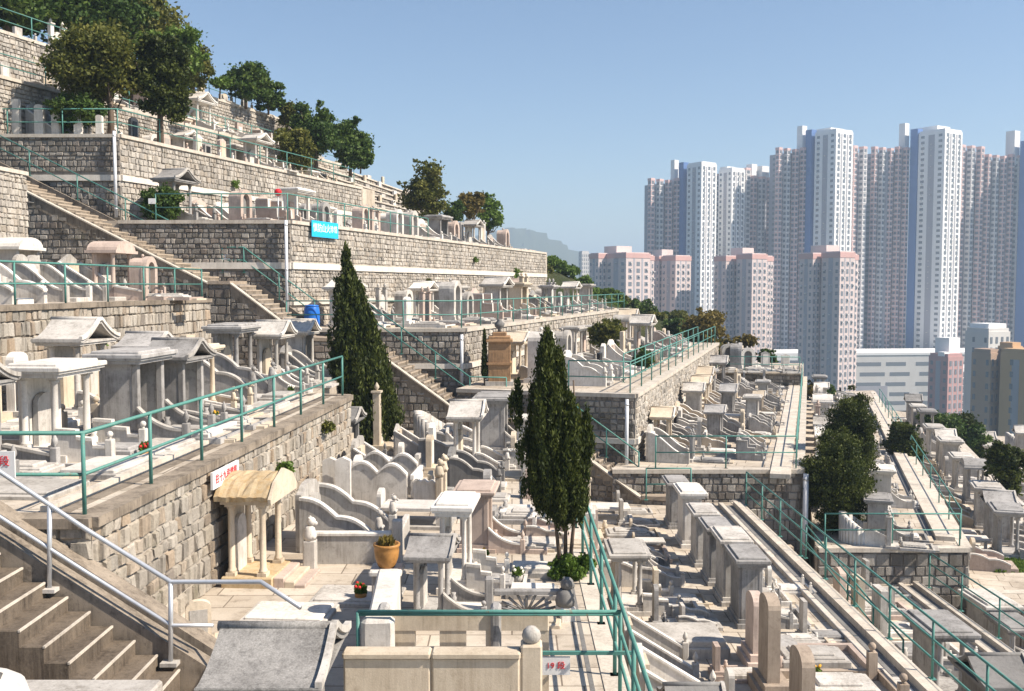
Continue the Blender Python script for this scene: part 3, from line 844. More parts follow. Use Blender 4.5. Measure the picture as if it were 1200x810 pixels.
stone_wall('irregular dark stone wall below the bushy trees at right', [(9.25,29.2),(13.8,29.2),bp(15.86,73)[:2]], ZR3, ZD3-.06, ['st_dark','st_pale'], mortar='mortar', rh=.34, bw=(.26,.44))
stone_wall('low wall edging the terrace at far right', [bp(20.15,26)[:2],bp(20.15,69)[:2]], ZD5, ZD4-.06, 'st_pale')
stone_wall('hidden-side stone wall under the teal fence in the middle', [(1.42,4),(1.42,32.1)], ZR1, ZM-.06, 'st_warm')
stone_wall('stone wall under the gutter at the right terrace edge', [(7.25,6),(7.25,31)], ZR2, ZR1-.06, 'st_pale')
stone_wall('stone wall under the second gutter at lower right', [(12.3,10),(12.3,29.2)], ZR3, ZR2-.06, 'st_pale')
stone_wall('upper pale stone wall behind the second row of skyline graves', [bp(-20.1,36.9)[:2],bp(-20.1,66)[:2]], ZA, ZU1-.06, 'st_pale')
stone_wall('topmost skyline stone wall at upper left', [bp(-22.6,37)[:2],bp(-22.6,63.5)[:2]], ZU1, ZU2-.06, 'st_pale')
TH = [MB().box(-.1,.1,-.22,.22,0,.42,bev=.02).mesh('headstone', M['white']), MB().box(-.1,.1,-.3,.3,0,.30,bev=.02).mesh('headstone', M['pale']), MB().box(-.08,.08,-.15,.15,0,.55,bev=.03).mesh('headstone', M['cream'])]
# stepped tiers closing the far end of the upper terraces
t = thing('stepped_grave_tiers', 'pale stepped stone tiers on the skyline below the lone dark tree', 'stepped wall', bp(-15.5,57.8,ZB))
off = Vector(bp(-15.5,57.8,ZB))
for k in range(10):
    s0 = -15.5-.55*k; zt = 3.0+.56*k
    A_, B_ = bp(s0, 57.6+.3*k)[:2], bp(s0, 81-.4*k)[:2]; dz = -.10*k
    WSEED[0] += 1
    mb = MB(); wall_stones(mb, A_, B_, zt-.62+dz, zt-.10, zt-.10+dz, .19, (.14,.34), 1, WSEED[0]); face_quad(mb, A_, B_, zt-1.9, zt-.02, zt-.02+dz, 0, 1, .7)
    o = mb.build('tier_stonework', [M['st_pale'], M['mortar_dark']], t); o.location = -off
    mb = MB(); along(mb, A_, B_, zt+.05, .09, .34, -.06, 0, zt+.05+dz); o = mb.build('tier_ledge', M['coping'], t); o.location = -off
    for q in range(9):
        Yq = 58.6+.3*k+q*(1.9+.05*k)+(k % 3)*.5; zq = zt+dz*(Yq-57.6)/23.4
        p = Vector(bp(s0-.32, Yq, zq+.04))-off
        if q % 3 == k % 3: continue
        o = link('headstone', TH[(q+k) % 3], t, p, (0,0,RB))
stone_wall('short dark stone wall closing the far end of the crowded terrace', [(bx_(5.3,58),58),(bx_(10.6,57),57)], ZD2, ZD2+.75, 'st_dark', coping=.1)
floor('raised_end_terrace_floor', [(bx_(5.3,58.1),58.1),(bx_(10.6,57.1),57.1),bp(10.6,64)[:2],bp(5.3,65)[:2]], ZD2+.78, 'pave2', .7)

# ---------------------------------------------------------------- the long stone staircase
def flight(t, a, b, width, zb0, side='st_dark'):
    """a,b: (x,y,z) along the camera-facing edge, descending to +x; steps rise behind it"""
    a = Vector(a); b = Vector(b); off = Vector(t.location)
    d = Vector((b.x-a.x, b.y-a.y)); L = d.length; d /= L; nr = Vector((d.y, -d.x))   # nr towards camera
    n = max(1, round(abs(a.z-b.z)/.165))
    mb = MB()
    for i in range(n):
        s0, s1 = L*i/n, L*(i+1)/n; z = a.z+(b.z-a.z)*(i+1)/n + .02
        p0 = Vector((a.x, a.y))+d*s0; p1 = Vector((a.x, a.y))+d*(s1+.03)
        q = [p0-nr*.2, p1-nr*.2, p1-nr*width, p0-nr*width]
        mb.prism_xy([(x.x, x.y) for x in q], z-.6, z)
        e = Vector((a.x, a.y))+d*(s1+.04); q = [e-d*.05-nr*.19, e-nr*.19, e-nr*(width+.004), e-d*.05-nr*(width+.004)]
        mb.prism_xy([(x.x, x.y) for x in q], z-.045, z+.006, 1)
    o = mb.build('steps', [M['weather'], M['concrete']], t); o.location = -off
    for nm, oo in (('near_parapet', 0), ('far_parapet', -width-.1)):
        mb = MB(); along(mb, (a.x, a.y), (b.x, b.y), a.z+(.16 if oo else -.10), .40, .20, -.06+oo, 0, b.z+(.16 if oo else -.10))
        o = mb.build('parapet', M['weather'], t); o.location = -off
    mb = MB(); along(mb, (a.x, a.y), (b.x, b.y), a.z-.045, .05, .26, -.05, 0, b.z-.045)
    o = mb.build('parapet_cap', M['coping'], t); o.location = -off
    WSEED[0] += 1
    mb = MB(); wall_stones(mb, (a.x, a.y), (b.x, b.y), zb0, a.z-.3, b.z-.3, .22, (.15,.32), 1, WSEED[0])
    face_quad(mb, (a.x, a.y), (b.x, b.y), zb0, a.z-.1, b.z-.1, 0, 1, width)
    o = mb.build('side_stonework', [M[side], M['mortar_dark']], t); o.location = -off
def landing(t, a, b, width, zb0):
    a = Vector(a); b = Vector(b); off = Vector(t.location)
    WSEED[0] += 1
    mb = MB(); wall_stones(mb, (a.x, a.y), (b.x, b.y), zb0, a.z-.1, b.z-.1, .27, (.24,.42), 1, WSEED[0])
    face_quad(mb, (a.x, a.y), (b.x, b.y), zb0, a.z-.1, b.z-.1, 0, 1, width)
    o = mb.build('side_stonework', [M['st_dark'], M['mortar_dark']], t); o.location = -off
    mb = MB(); along(mb, (a.x, a.y), (b.x, b.y), a.z+.02, .12, width+.1, -width/2+.02, 0, b.z+.02)
    o = mb.build('landing', M['concrete'], t); o.location = -off
t = thing('stone_staircase', 'long weathered stone staircase descending between the terraces from upper left', 'staircase', (-18.2,36,3.95))
PA,PB_,PC_,PD,PE_,PG,PH,PI_,PJ = (-19.9,35.5,4.7),(-10.7,34.65,.15),(-9.9,34.6,.15),(-7.25,34.3,-1.8),(-5.2,34.1,-1.9),(-1.5,33.5,-4.5),(-.2,33.2,-4.5),(1.1,32.2,-4.55),(4.1,30.7,-6.65)
WST = 1.75
flight(t, PA, PB_, WST, ZF-.2); landing(t, PB_, PC_, WST, ZE); flight(t, PC_, PD, WST, ZE-.5); landing(t, PD, PE_, .85, ZM)
flight(t, PE_, PG, WST, ZM-.1); landing(t, PG, PH, .9, ZM-.2); flight(t, (PI_[0],PI_[1]-.2,PI_[2]), PJ, 1.0, ZR1-.1)
landing(t, PH, (PI_[0],PI_[1]-.2,PI_[2]), .9, ZM-.2)
landing(t, PJ, (5.1,30.5,-6.65), .5, ZR1-.1)
def rail_on(label, pts, dz=0.3, dy=0, **k):
    railing(label, [(x, y+dy, z+dz) for x, y, z in pts], **k)
rail_on('teal handrail up the far side of the top staircase flight', [PA,PB_,PC_,PD], .32, 1.75, step=2.0, h=.95)
rail_on('teal handrail down the steps to the middle terrace', [PE_,PG,PH], .32, 1.25, step=1.8, h=.95)
rail_on('teal handrail down the lowest steps behind the large cypress', [PI_,PJ], .32, .75, step=1.5, h=.95)

# ---------------------------------------------------------------- edge railings
railing('long teal railing above the warm stone wall at left', [(-9.8,12.25,ZE),(-5.4,12.25,ZE),(xE(25.7)-.15,25.7,ZE)], 1.05, 1.95, r=.028)
railing('teal railing along the upper left terrace in front of the pink shrines', [(xF(16)-.15,16,ZF),(xF(33.5)-.15,33.5,ZF)], 1.0, 2.1, r=.026)
railing('teal railing along the top of the tall wall at upper left', [(-23.5,37.95,ZA),(bx_(-15.7,38.0),38.0,ZA),bp(-15.7,57.5,ZA)], 1.0, 2.4)
railing('teal railing on the terrace above the blue banner', [(-13.2,36.6,ZB),(bx_(-8.5,36.6),36.6,ZB),bp(-8.5,50,ZB)], 1.0, 2.2)
railing('teal railing beside the blue barrel and along the middle terrace edge', [(-8.2,35.7,ZC),(bx_(-1.75,35.7),35.7,ZC),bp(-1.75,67,ZC)], 1.0, 2.2)
railing('teal railing at the corner right of the large cypress', [(1.9,32.8,ZC2),(3.9,32.25,ZC2),bp(5.1,60.5,ZC2)], 1.05, 2.2)
railing('second teal railing along the wall leading to the olive trees', [bp(4.1,36,ZC2),bp(4.1,60,ZC2)], 1.05, 2.4)
railing('teal railing on the low wall under the crowded graves', [(4.6,31.15,ZD2),(9.1,31.15,ZD2),bp(10.55,62,ZD2)], 1.05, 2.0)
railing('teal railing in front of the bushy trees at right', [(9.5,29.4,ZD3),(13.6,29.4,ZD3)], 1.0, 2.0)
railing('teal railing along the lane beyond the bushy trees', [bp(15.75,30.2,ZD3),bp(15.75,66,ZD3)], .95, 2.6)
railing('teal fence of three rails seen end-on beside the large cypress', [(1.32,8.5,ZM),(1.32,31.5,ZM)], 1.15, 1.9, mid=(.38,.70), r=.026)
railing('teal crossing rail with sign at bottom centre', [(-1.85,11.55,ZM),(1.30,11.55,ZM)], 1.10, 3.4, mid=(.97,), r=.024)
railing('teal railing with two lower rails along the right terrace gutter', [(7.38,9,ZR1),(7.38,30.6,ZR1)], 1.05, 1.9, mid=(.35,.68))
railing('lower teal railing beside the steps at right', [(8.75,21.5,ZR2+.1),(8.75,28.8,ZR2+.9)], 1.0, 1.9)
railing('teal railing above the second gutter at lower right', [(12.45,12,ZR2),(12.45,28.8,ZR2)], 1.05, 2.0, mid=(.4,.7))
railing('teal railing on the topmost skyline wall', [bp(-22.8,38,ZU2),bp(-22.8,63,ZU2)], 1.0, 2.6)
railing('teal railing along the second skyline wall', [bp(-20.3,38,ZU1),bp(-20.3,65,ZU1)], .9, 2.6)
railing('short teal railing at the far end of the crowded terrace', [(bx_(5.5,57.8),57.8,ZD2+.8),(bx_(10.4,57),57,ZD2+.8)], .9, 1.8)
railing('teal railing at the foot of the staircase on the right terrace', [(4.2,30.4,ZR1+.2),(5.6,30.4,ZR1+.2),(5.6,30.4,ZR1+.2)][:2], 1.0, 1.4)

drainpipe('white drainpipe on the corner of the tall upper left wall', bx_(-15.5,37.6)-.05, 37.58, ZB+.2, ZA+.1)
drainpipe('white drainpipe on the corner left of the blue banner', bx_(-8.3,36.2)-.05, 36.18, ZC+.2, ZB)
drainpipe('white drainpipe on the corner behind the brown square tomb', bx_(-1.55,35.3)-.05, 35.28, ZC2, ZC-.2)
drainpipe('white drainpipe right of the large cypress', 3.75, 31.85, ZR1+.9, ZC2-.15)
drainpipe('white drainpipe left of the bushy trees at right', 9.32, 30.8, ZR2+.3, ZD2-.1, .09)

# gutters and kerbs
def strip(name, p0, p1, z, w_, mat, h=.05):
    mb = MB(); along(mb, p0, p1, z, h, w_, 0, 0); o = mb.build(name, M[mat]); tag(o, kind='structure')
strip('kerb', (6.55,8), (6.55,30.5), ZR1+.10, .14, 'coping', .14)
strip('gutter', (6.78,8), (6.78,30.5), ZR1+.006, .28, 'dark', .05)
strip('kerb', (7.05,8), (7.05,30.5), ZR1+.14, .2, 'coping', .18)
strip('gutter', (5.75,8), (5.75,30.5), ZR1+.006, .05, 'dark', .05)
strip('gutter', (6.15,8), (6.15,30.5), ZR1+.006, .04, 'dark', .05)
strip('kerb', (11.65,10), (11.65,29), ZR2+.10, .14, 'coping', .14)
strip('gutter', (11.88,10), (11.88,29), ZR2+.006, .28, 'dark', .05)
strip('kerb', (12.12,10), (12.12,29), ZR2+.14, .16, 'coping', .18)
strip('gutter', (10.6,10), (10.6,29), ZR2+.006, .05, 'dark', .05)
strip('gutter', (1.0,7), (1.0,32), ZM+.004, .06, 'dark', .05)
strip('pavement', bp(14.6,30), bp(14.6,66), ZD3+.12, .5, 'coping', .14) if False else None
for nm, s0, w_, z, mt in (('pavement', 15.25, .55, ZD3+.14, 'coping'), ('gutter', 14.85, .16, ZD3+.006, 'dark'), ('gutter', 13.9, .06, ZD3+.006, 'dark'),
                          ('pavement', 10.1, .62, ZD2+.05, 'coping'), ('pavement', 19.6, .5, ZD4+.12, 'coping'), ('gutter', 19.25, .16, ZD4+.006, 'dark')):
    strip(nm, bp(s0,30)[:2], bp(s0,66)[:2], z, w_, mt, .14)
strip('kerb', (xE(12.4)-.75,12.4), (xE(25.7)-.75,25.7), ZE+.08, .12, 'coping', .12)
strip('gutter', (xE(12.4)-.55,12.4), (xE(25.7)-.55,25.7), ZE+.006, .22, 'weather', .05)

# ================================================================ CITY
def paint(name, c, vary=0.0):
    m, n, b = new_mat(name)
    ns = noise(n, coords(n, (.12,.12,.03)), 1.0, 4, .6)
    col = mix(n, c, tuple(x*.8 for x in c), mth(n, 'MULTIPLY', ramp(n, [(.4,(0,)*3),(.7,(1,)*3)], ns), .6))
    n.links.new(col, b.inputs['Base Color']); b.inputs['Roughness'].default_value = .7
    return m
M['tw_white'] = paint('tower_white_paint', (.80,.80,.80))
M['tw_bay'] = paint('tower_grey_tile', (.66,.63,.63))
M['tw_pink'] = paint('tower_pink_tile', (.68,.48,.46))
M['tw_rec'] = paint('tower_recess_shade', (.36,.36,.40))  # darker grey with the shade of recesses put into the colour
M['tw_blue'] = paint('tower_blue_paint', (.10,.19,.42))
M['bk_pink'] = paint('block_pale_pink_paint', (.62,.52,.50))
M['bk_band'] = paint('block_salmon_band', (.58,.36,.33))
M['bk_tan'] = paint('block_tan_tile', (.52,.34,.19))
M['bk_brown'] = paint('block_brown_tile', (.40,.29,.22))
M['bk_rose'] = paint('block_rose_tile', (.46,.27,.26))
M['bk_grey'] = paint('block_grey_concrete', (.62,.60,.58))
m, n_, b_ = new_mat('window_glass'); b_.inputs['Base Color'].default_value = (.17,.19,.22,1); b_.inputs['Roughness'].default_value = .2; b_.inputs['Specular IOR Level'].default_value = .5
M['glass'] = m
ZG = -60.0
ROT = R(33)
def tower(label, cat_name, Y, u0, shafts, group=None, floor_h=2.85, rot=ROT, name='residential_tower'):
    """shafts: (u, visible width px, top v, style, dy, win) boxes in the tower's own turned frame"""
    k = Y/1150.0; cx = (u0-600)*k
    t = thing(name, label, cat_name, (cx, Y, ZG), rot, group)
    c, s = math.cos(rot), math.sin(rot); wins = []
    for (u, wpx, v, st, dy) in shafts:
        X = (u-u0)*k; lx, ly = c*X + s*dy, -s*X + c*dy
        a = wpx*k/(c+s)
        zt = at(u, v, Y=Y).z - ZG
        mt = {'white':'tw_white','bay':'tw_bay','pink':'tw_pink','blue':'tw_blue','stack':'tw_white','rec':'tw_rec','block':'bk_pink','roofhouse':'bk_pink','tan':'bk_tan','brown':'bk_brown','rose':'bk_rose','grey':'bk_grey','head':'tw_white'}[st]
        nm = {'stack':'roof_tower','head':'roof_house','roofhouse':'roof_house','blue':'blue_shaft','rec':'recess','white':'shaft','bay':'bay','pink':'bay'}.get(st, 'wall')
        z0 = 0 if st not in ('stack','head','roofhouse') else zt-18
        mb = MB().box(lx-a/2, lx+a/2, ly-a/2, ly+a/2, z0, zt)
        if st in ('block','white','tan','brown','rose','grey'): mb.box(lx-a/2+.3, lx+a/2-.3, ly-a/2+.3, ly+a/2-.3, zt, zt+.9)
        if st in ('bay','pink'):
            mb.box(lx-a/2-.12, lx+a/2+.12, ly-a/2-.12, ly+a/2+.12, zt-1.2, zt-.1, 1)
        sh = mb.build(nm, [M[mt], M['tw_pink']], t)
        if st == 'block':
            MB().box(lx-a/2-.15, lx+a/2+.15, ly-a/2-.15, ly+a/2+.15, zt-1.5, zt+.5).build('roof_band', M['bk_band'], t)
        if st in ('stack','head','roofhouse','blue'):
            continue
        if st in ('block','white','rose','tan'):  # thin dark strips on the face carry the shade of recessed grooves in colour
            for (fx, fw) in ((-.17, .035), (.17, .035)):
                MB().box(lx+a*fx-a*fw, lx+a*fx+a*fw, ly-a/2-.05, ly-a/2+.02, 0, zt-1.6).build('groove_shade', M['tw_rec'], t)
            MB().box(lx-a/2-.05, lx-a/2+.02, ly-a*.12, ly+a*.12, 0, zt-1.6).build('groove_shade', M['tw_rec'], t)
        nf = int(zt/floor_h)-1; wl = []
        nc = {'white':3,'block':3,'bay':1,'pink':1,'rec':1,'tan':4,'brown':3,'rose':3,'grey':4}[st] if a > 5 or st in ('bay','pink','rec') else 2
        for f in range(nf):
            z = zt - 2.3 - f*floor_h - (1.6 if st == 'block' else 0)
            if z < 3: break
            for q in range(nc):
                ww = a/nc*(.62 if nc == 1 else .40); o_ = (q+.5)/nc*a - a/2
                wl.append((lx+o_, ly-a/2-.03, z, ww, .10, 1.75 if nc > 1 else 1.6))
                if nc == 1 or q % 2 == 0: wl.append((lx-a/2-.03, ly+o_, z, .101, ww, 1.34))
            if nc == 1:   # sill / air conditioner ledges
                pass
        if st in ('white','block'):
            mb = MB(); ra = random.Random(int(u))
            for f in range(nf):
                z = zt - 3.5 - f*floor_h
                if z < 3: break
                for q in range(nc):
                    if ra.random() < .7: ox = (q+.5)/nc*a - a/2 + ra.uniform(.3,.8); mb.box(lx+ox-.35, lx+ox+.35, ly-a/2-.5, ly-a/2, z-.25, z+.2)
                    if ra.random() < .5 and q: oy = (q+.5)/nc*a - a/2; mb.box(lx-a/2-.5, lx-a/2, ly+oy-.35, ly+oy+.35, z-.25, z+.2)
            tag(mb.build('air_conditioners', M['bk_grey'], t), kind='stuff')
        wins.append((wl, sh))
        # ledges between floors give the bays their ribbed outline
        if st in ('bay','pink'):
            mb = MB()
            for f in range(nf):
                z = zt - 3.45 - f*floor_h
                if z < 3: break
                mb.box(lx-a/2-.28, lx+a/2-.1, ly-a/2-.28, ly+a/2-.1, z-.22, z)
            tag(mb.build('ledges', M['tw_white'], t), kind='stuff')
    # 100 uppermost windows as parts, the rest as one
    allw = []
    for wl, sh in wins: allw += wl
    allw.sort(key=lambda q: -q[2])
    put_windows(t, allw)
    return t
def bays(u0, u1, v, step=9.5, Y=520, dy=0, col=('bay','pink')):
    col = ('pink','bay')
    out = []; n = max(1, round((u1-u0)/step)); st = (u1-u0)/n
    out.append(((u0+u1)/2, (u1-u0)*.98, v+6, 'rec', dy+9)) if n > 1 else None
    for i in range(n): out.append((u0+st*(i+.5), st*.80, v+((i*7) % 3), col[i % 2 if i % 3 else 0], dy))
    return out
G = 'tall housing towers behind the cemetery'
tower('leftmost tall tower, grey bays with blue stripe and white front', 'tower', 520, 797, bays(757,797,209)+[(790,9,187,'stack',3),(799,11,191,'blue',-1),(818,33,195,'white',-6),(806,8,199,'head',0),(822,14,190,'head',0)], G)
tower('second tall tower, white front beside grey bays with stepped top', 'tower', 530, 870, [(838,10,203,'bay',4),(853,29,201,'white',-5),(850,16,196,'head',0),(872,10,197,'bay',0),(880,12,192,'head',3)]+bays(876,905,206)+[(893,16,194,'head',5)], G)
tower('third tall tower, with white roof tower and white front, above the tall pink block', 'tower', 515, 960, bays(905,943,173)+[(938,11,147,'stack',3),(946,12,153,'blue',-1),(969,41,158,'white',-6),(969,30,151,'head',2)]+bays(991,1013,171), G)
tower('fourth tall tower, broad white front and bright blue stripe, right of centre of the skyline', 'tower', 520, 1075, bays(1016,1062,172)+[(1057,11,144,'stack',3),(1068,13,152,'blue',-1),(1091,46,158,'white',-6),(1091,34,149,'head',2)]+bays(1116,1149,170), G)
tower('rightmost tall tower, cut by the picture edge', 'tower', 520, 1175, bays(1148,1184,181)+[(1184,15,153,'stack',3),(1196,16,166,'blue',-2),(1222,44,160,'white',-5),(1190,16,182,'bay',3)], G)
G2 = 'lower pale pink blocks in front of the towers'
def pink(label, Y, u0, parts): return tower(label, 'apartment block', Y, u0, parts, G2, 2.8, name='apartment_block')
pink('pale pink block farthest left, roof house at its middle', 418, 728, [(703,24,299,'block',2),(735,50,299,'block',-2),(757,20,301,'block',3),(726,32,288,'roofhouse',8)])
pink('narrow pale pink block right behind the farthest left one', 432, 785, [(774,22,302,'block',4),(791,33,302,'block',-2),(779,24,292,'roofhouse',8)])
pink('pale pink block in front of the second tower', 418, 872, [(851,26,302,'block',2),(878,34,300,'block',-3),(897,20,302,'block',3),(874,26,290,'roofhouse',8)])
pink('tallest-looking pale pink block reaching down to the graves', 380, 972, [(952,27,299,'block',2),(978,36,298,'block',-3),(997,20,300,'block',3),(973,32,287,'roofhouse',8)])
# podium with banded openings
Y = 470; k = Y/1150
t = thing('podium_building', 'long low grey-white podium building with horizontal openings under the towers', 'building', ((1070-600)*k, Y, ZG), R(6))
W_ = 78*k*2
mb = MB().box(-W_, W_*.86, 0, 30, 0, at(1070,416,Y=Y).z-ZG); mb.build('wall', M['bk_grey'], t)
H_ = at(1070,416,Y=Y).z-ZG
MB().box(-W_-.3, W_*.86+.3, -.3, 30.3, H_, H_+1.1).build('parapet', M['tw_white'], t)
for q, zz in enumerate((.84, .66, .48, .30, .14)):
    for j in range(4):
        x0 = -28+15*j + (2 if q % 2 else 0)
        MB().box(x0, x0+(10 if j % 2 else 12.5), -.06, .02, H_*zz-.9, H_*zz+.9).build('opening', M['glass'], t)
MB().box(-29, -12, -.09, .03, H_*.18, H_*.45).build('screen', M['tw_rec'], t)
t = thing('podium_building', 'low pale building between the two pale pink blocks at left of the podium', 'building', ((925-600)*.4, 460, ZG), R(4))
hh = at(925,414,Y=460).z-ZG
MB().box(-13,14,0,25,0,hh).build('wall', M['tw_white'], t)
for q in range(3): MB().box(-10,11,-.06,.02,hh-5-q*5,hh-3.4-q*5).build('opening', M['glass'], t)
tower('rose-coloured small block with white roof house below the fourth tower', 'building', 330, 1110, [(1110,36,417,'rose',0),(1116,26,396,'head',3),(1104,12,412,'head',-2)], rot=R(28), name='small_block')
tower('low white building right of the rose-coloured block', 'building', 340, 1138, [(1133,24,432,'white',6)], rot=R(20), name='small_block')
tower('slim grey concrete tower left of the tan block', 'building', 270, 1158, [(1158,44,388,'grey',0),(1160,36,379,'head',1)], rot=R(22), name='office_tower')
tower('brown and tan block at the right edge', 'building', 235, 1186, [(1166,34,414,'brown',3),(1196,52,412,'tan',-3),(1190,26,406,'tan',2)], rot=R(30), name='office_tower')
# more of the town, seen in gaps
tower('distant bluish tower block in the gap beyond the green hillside', 'building', 700, 684, [(684,12,296,'grey',0)], rot=R(20), name='small_block')
tower('low grey building at the foot of the podium', 'building', 250, 1060, [(1030,34,492,'grey',0),(1075,40,500,'brown',4)], rot=R(12), name='small_block')
t = thing('scaffold_net_shed', 'green netted construction shed below the podium building', 'shed', (at(1040,500,Y=200).x, 200, -34), R(12))
mb = MB(); mb.box(-5,5,-3,3,-26,4.3); mb.build('net', M['net'], t)
mb = MB(); mb.prism_yz([(-3.4,4.3),(3.4,4.3),(0,5.8)], -5.4, 5.4); mb.build('roof', M['net'], t)
for i in range(5): MB().tube([(-5+2.5*i,-3.1,-26),(-5+2.5*i,-3.1,5.2)], .09, 6).build('pole', M['galv'], t)

# ================================================================ GRAVES IN ROWS
K1 = ['gable','flat','scroll','arch','gable','stele','flat','scroll','double','pillar','barrel']
K2 = ['scroll','stele','bench','peak','scroll','tablet','slab','gable','horseshoe','stele']
K3 = ['flat','gable','scroll','flat','bench','scroll','gable','stele']
LIGHT = ['white','pale','pale','white','cream','grey','pink']
def brow(where, kinds, s, y0, y1, z, n, group, rs, **k):
    row(where, kinds, bp(s, y0, z), bp(s, y1, z), n, RB, group, rs=rs, **k)
brow('along the topmost skyline terrace', ['peak','stele','tablet','pillar'], -24.6, 40, 62, ZU2, 11, 'graves on the topmost skyline terrace', 1, mats=LIGHT)
brow('from the left on the second skyline terrace', K2, -22.1, 38.5, 63, ZU1, 13, 'graves on the second skyline terrace', 2, mats=LIGHT)
brow('in the rear row under the big hillside trees', K1, -20.0, 39.5, 57, ZA, 9, 'graves under the big hillside trees', 3, mats=LIGHT)
brow('in the front row under the big hillside trees', K2, -17.95, 42.2, 57, ZA, 8, 'graves under the big hillside trees', 4, mats=LIGHT)
brow('in the rear row of the terrace above the blue banner', K1, -14.3, 38.6, 70, ZB, 17, 'graves on the terrace above the blue banner', 5, mats=LIGHT)
brow('in the front row of the terrace above the blue banner', ['arch','scroll','flat','arch','stele','gable','pillar','scroll'], -11.2, 37.9, 70, ZB, 17, 'graves on the terrace above the blue banner', 6, mats=LIGHT)
brow('in the rear row of the terrace beyond the blue barrel', K1, -7.3, 37.8, 67, ZC, 16, 'graves on the terrace beyond the blue barrel', 7)
brow('in the front row of the terrace beyond the blue barrel', ['pillar','scroll','flat','arch','scroll','gable','stele','flat'], -4.4, 37.2, 66, ZC, 16, 'graves on the terrace beyond the blue barrel', 8)
brow('in the rear row behind the two-tipped cypress', K1, -.5, 37.8, 62, ZC2, 13, 'graves behind the two-tipped cypress', 9)
brow('in the front row behind the two-tipped cypress', K2, 2.1, 35.6, 60, ZC2, 13, 'graves behind the two-tipped cypress', 10, mats=LIGHT)
brow('in the left row of the crowded terrace', K3, 5.5, 33.0, 56, ZD2, 15, 'graves on the crowded terrace right of centre', 51, smin=.66, smax=.9, mats=['grey','pale','white','pale','cream'])
brow('in the middle row of the crowded terrace', K2+['flat','pillar'], 7.1, 32.6, 56.5, ZD2, 16, 'graves on the crowded terrace right of centre', 43, smin=.55, smax=.75, mats=['pale','grey','white','cream','pale'])
brow('in the right row of the crowded terrace', K2+['flat','scroll','peak'], 8.45, 33.2, 56, ZD2, 15, 'graves on the crowded terrace right of centre', 44, smin=.5, smax=.7, mats=['pale','white','cream','pale','grey'])
brow('on the raised far end of the crowded terrace', ['arch','pillar','stele'], 6.2, 59, 62.5, ZD2+.78, 3, 'graves on the raised end terrace', 13, mats=LIGHT)
row('along the dark wall ending the crowded terrace', ['pillar','arch','peak','flat'], (bx_(6.0,59.4),59.4,ZD2+.78), (bx_(9.6,58.4),58.4,ZD2+.78), 4, -math.pi/2, 'graves on the raised end terrace', rs=14, mats=LIGHT)
brow('in the row behind the bushy trees at right', K1, 11.4, 34.5, 68, ZD3, 18, 'graves behind the bushy trees', 15, mats=LIGHT)
brow('beside the lane beyond the bushy trees', K2, 12.9, 36, 68, ZD3, 14, 'graves behind the bushy trees', 16, mats=LIGHT, smax=.9, smin=.75)
brow('in the left row at the far right of the picture', ['bench','slab','stele','scroll','bench'], 16.1, 32.3, 66, ZD4, 17, 'graves at the far right', 17, mats=LIGHT, smax=.85, smin=.7)
brow('in the canopy row at the far right of the picture', ['flat','gable','flat','scroll','barrel','flat','stele'], 17.75, 33.2, 66, ZD4, 16, 'graves at the far right', 18, jit=.3, mats=['pale','grey','pale'], smin=.85, smax=.95)
brow('beyond the last railing at the right edge', K3, 21.6, 38, 66, ZD5, 12, 'graves beyond the last railing', 19)
brow('farthest right beyond the last railing', K2, 24.6, 42, 66, ZD5, 9, 'graves beyond the last railing', 20)

# graves of the near terraces, one by one
def G1(kind, mat, var, x, y, z, s, label, rz=RF, group=None): return grave(kind, mat, var, (x, y, z), rz, label, group, s)
GF = 'graves behind the railing of the upper left terrace'
G1('scroll','white',1,-14.3,26.2,ZF,.98,'white scroll-walled grave nearest the left edge behind the upper left railing', group=GF)
G1('horseshoe','pale',1,-13.6,24.6,ZF,1.0,'pale horseshoe-walled grave half cut by the left edge on the upper left terrace', group=GF)
G1('double','pale',1,-13.9,28.2,ZF,.98,'pale double-arched grave left of the pink shrines', group=GF)
G1('scroll','pale',2,-13.5,30.0,ZF,.95,'pale scroll-walled grave just left of the pink vault shrine', group=GF)
G1('barrel','pink',0,-12.9,31.0,ZF,1.0,'pink vault-roofed shrine on columns below the staircase', group=GF)
G1('arch','pink',1,-11.9,31.1,ZF,.82,'small pinkish arched shrine right of the pink vault shrine', group=GF)
G1('gable','grey',2,-15.9,28.0,ZF,.95,'grey pagoda-roofed grave behind the white scroll walls at upper left', group=GF)
G1('barrel','white',1,-15.6,30.3,ZF,1.0,'white vault-roofed grave behind the pale scroll walls at upper left', group=GF)
GE = 'graves behind the long teal railing at left'
G1('gable','grey',1,-8.75,14.9,ZE,.86,'grey pagoda-roofed grave at the left edge behind the railing sign', group=GE)
G1('flat','white',0,-8.1,16.7,ZE,.93,'white flat-roofed canopy grave with round columns near the left edge', group=GE)
G1('flat','grey',1,-7.55,18.6,ZE,.93,'grey flat-roofed grave with closed sides, left of the grey pagoda roof pair', group=GE)
G1('gable','grey',1,-7.25,20.3,ZE,.86,'grey pagoda-roofed grave with closed sides in the middle of the left row', group=GE)
G1('gable','pale',2,-10.0,21.8,ZE,.98,'pale pagoda-roofed grave in the second row against the coursed wall', group=GE)
G1('flat','cream',2,-7.5,22.3,ZE,.82,'cream gateway-like canopy grave with square pillars in the left row', group=GE)
G1('gable','grey',0,-9.2,23.9,ZE,.9,'grey pagoda-roofed grave in the rear beside tall cream slabs', group=GE)
G1('scroll','grey',3,-8.0,24.8,ZE,1.12,'tall grey scroll-walled grave with steep side walls in the left row', group=GE)
G1('flat','grey',2,-8.0,27.0,ZE,.98,'grey open canopy grave below the staircase at left', group=GE)
G1('gable','pale',2,-7.2,28.4,ZE,.85,'pale pagoda-roofed grave with curled side walls near the railing end', group=GE)
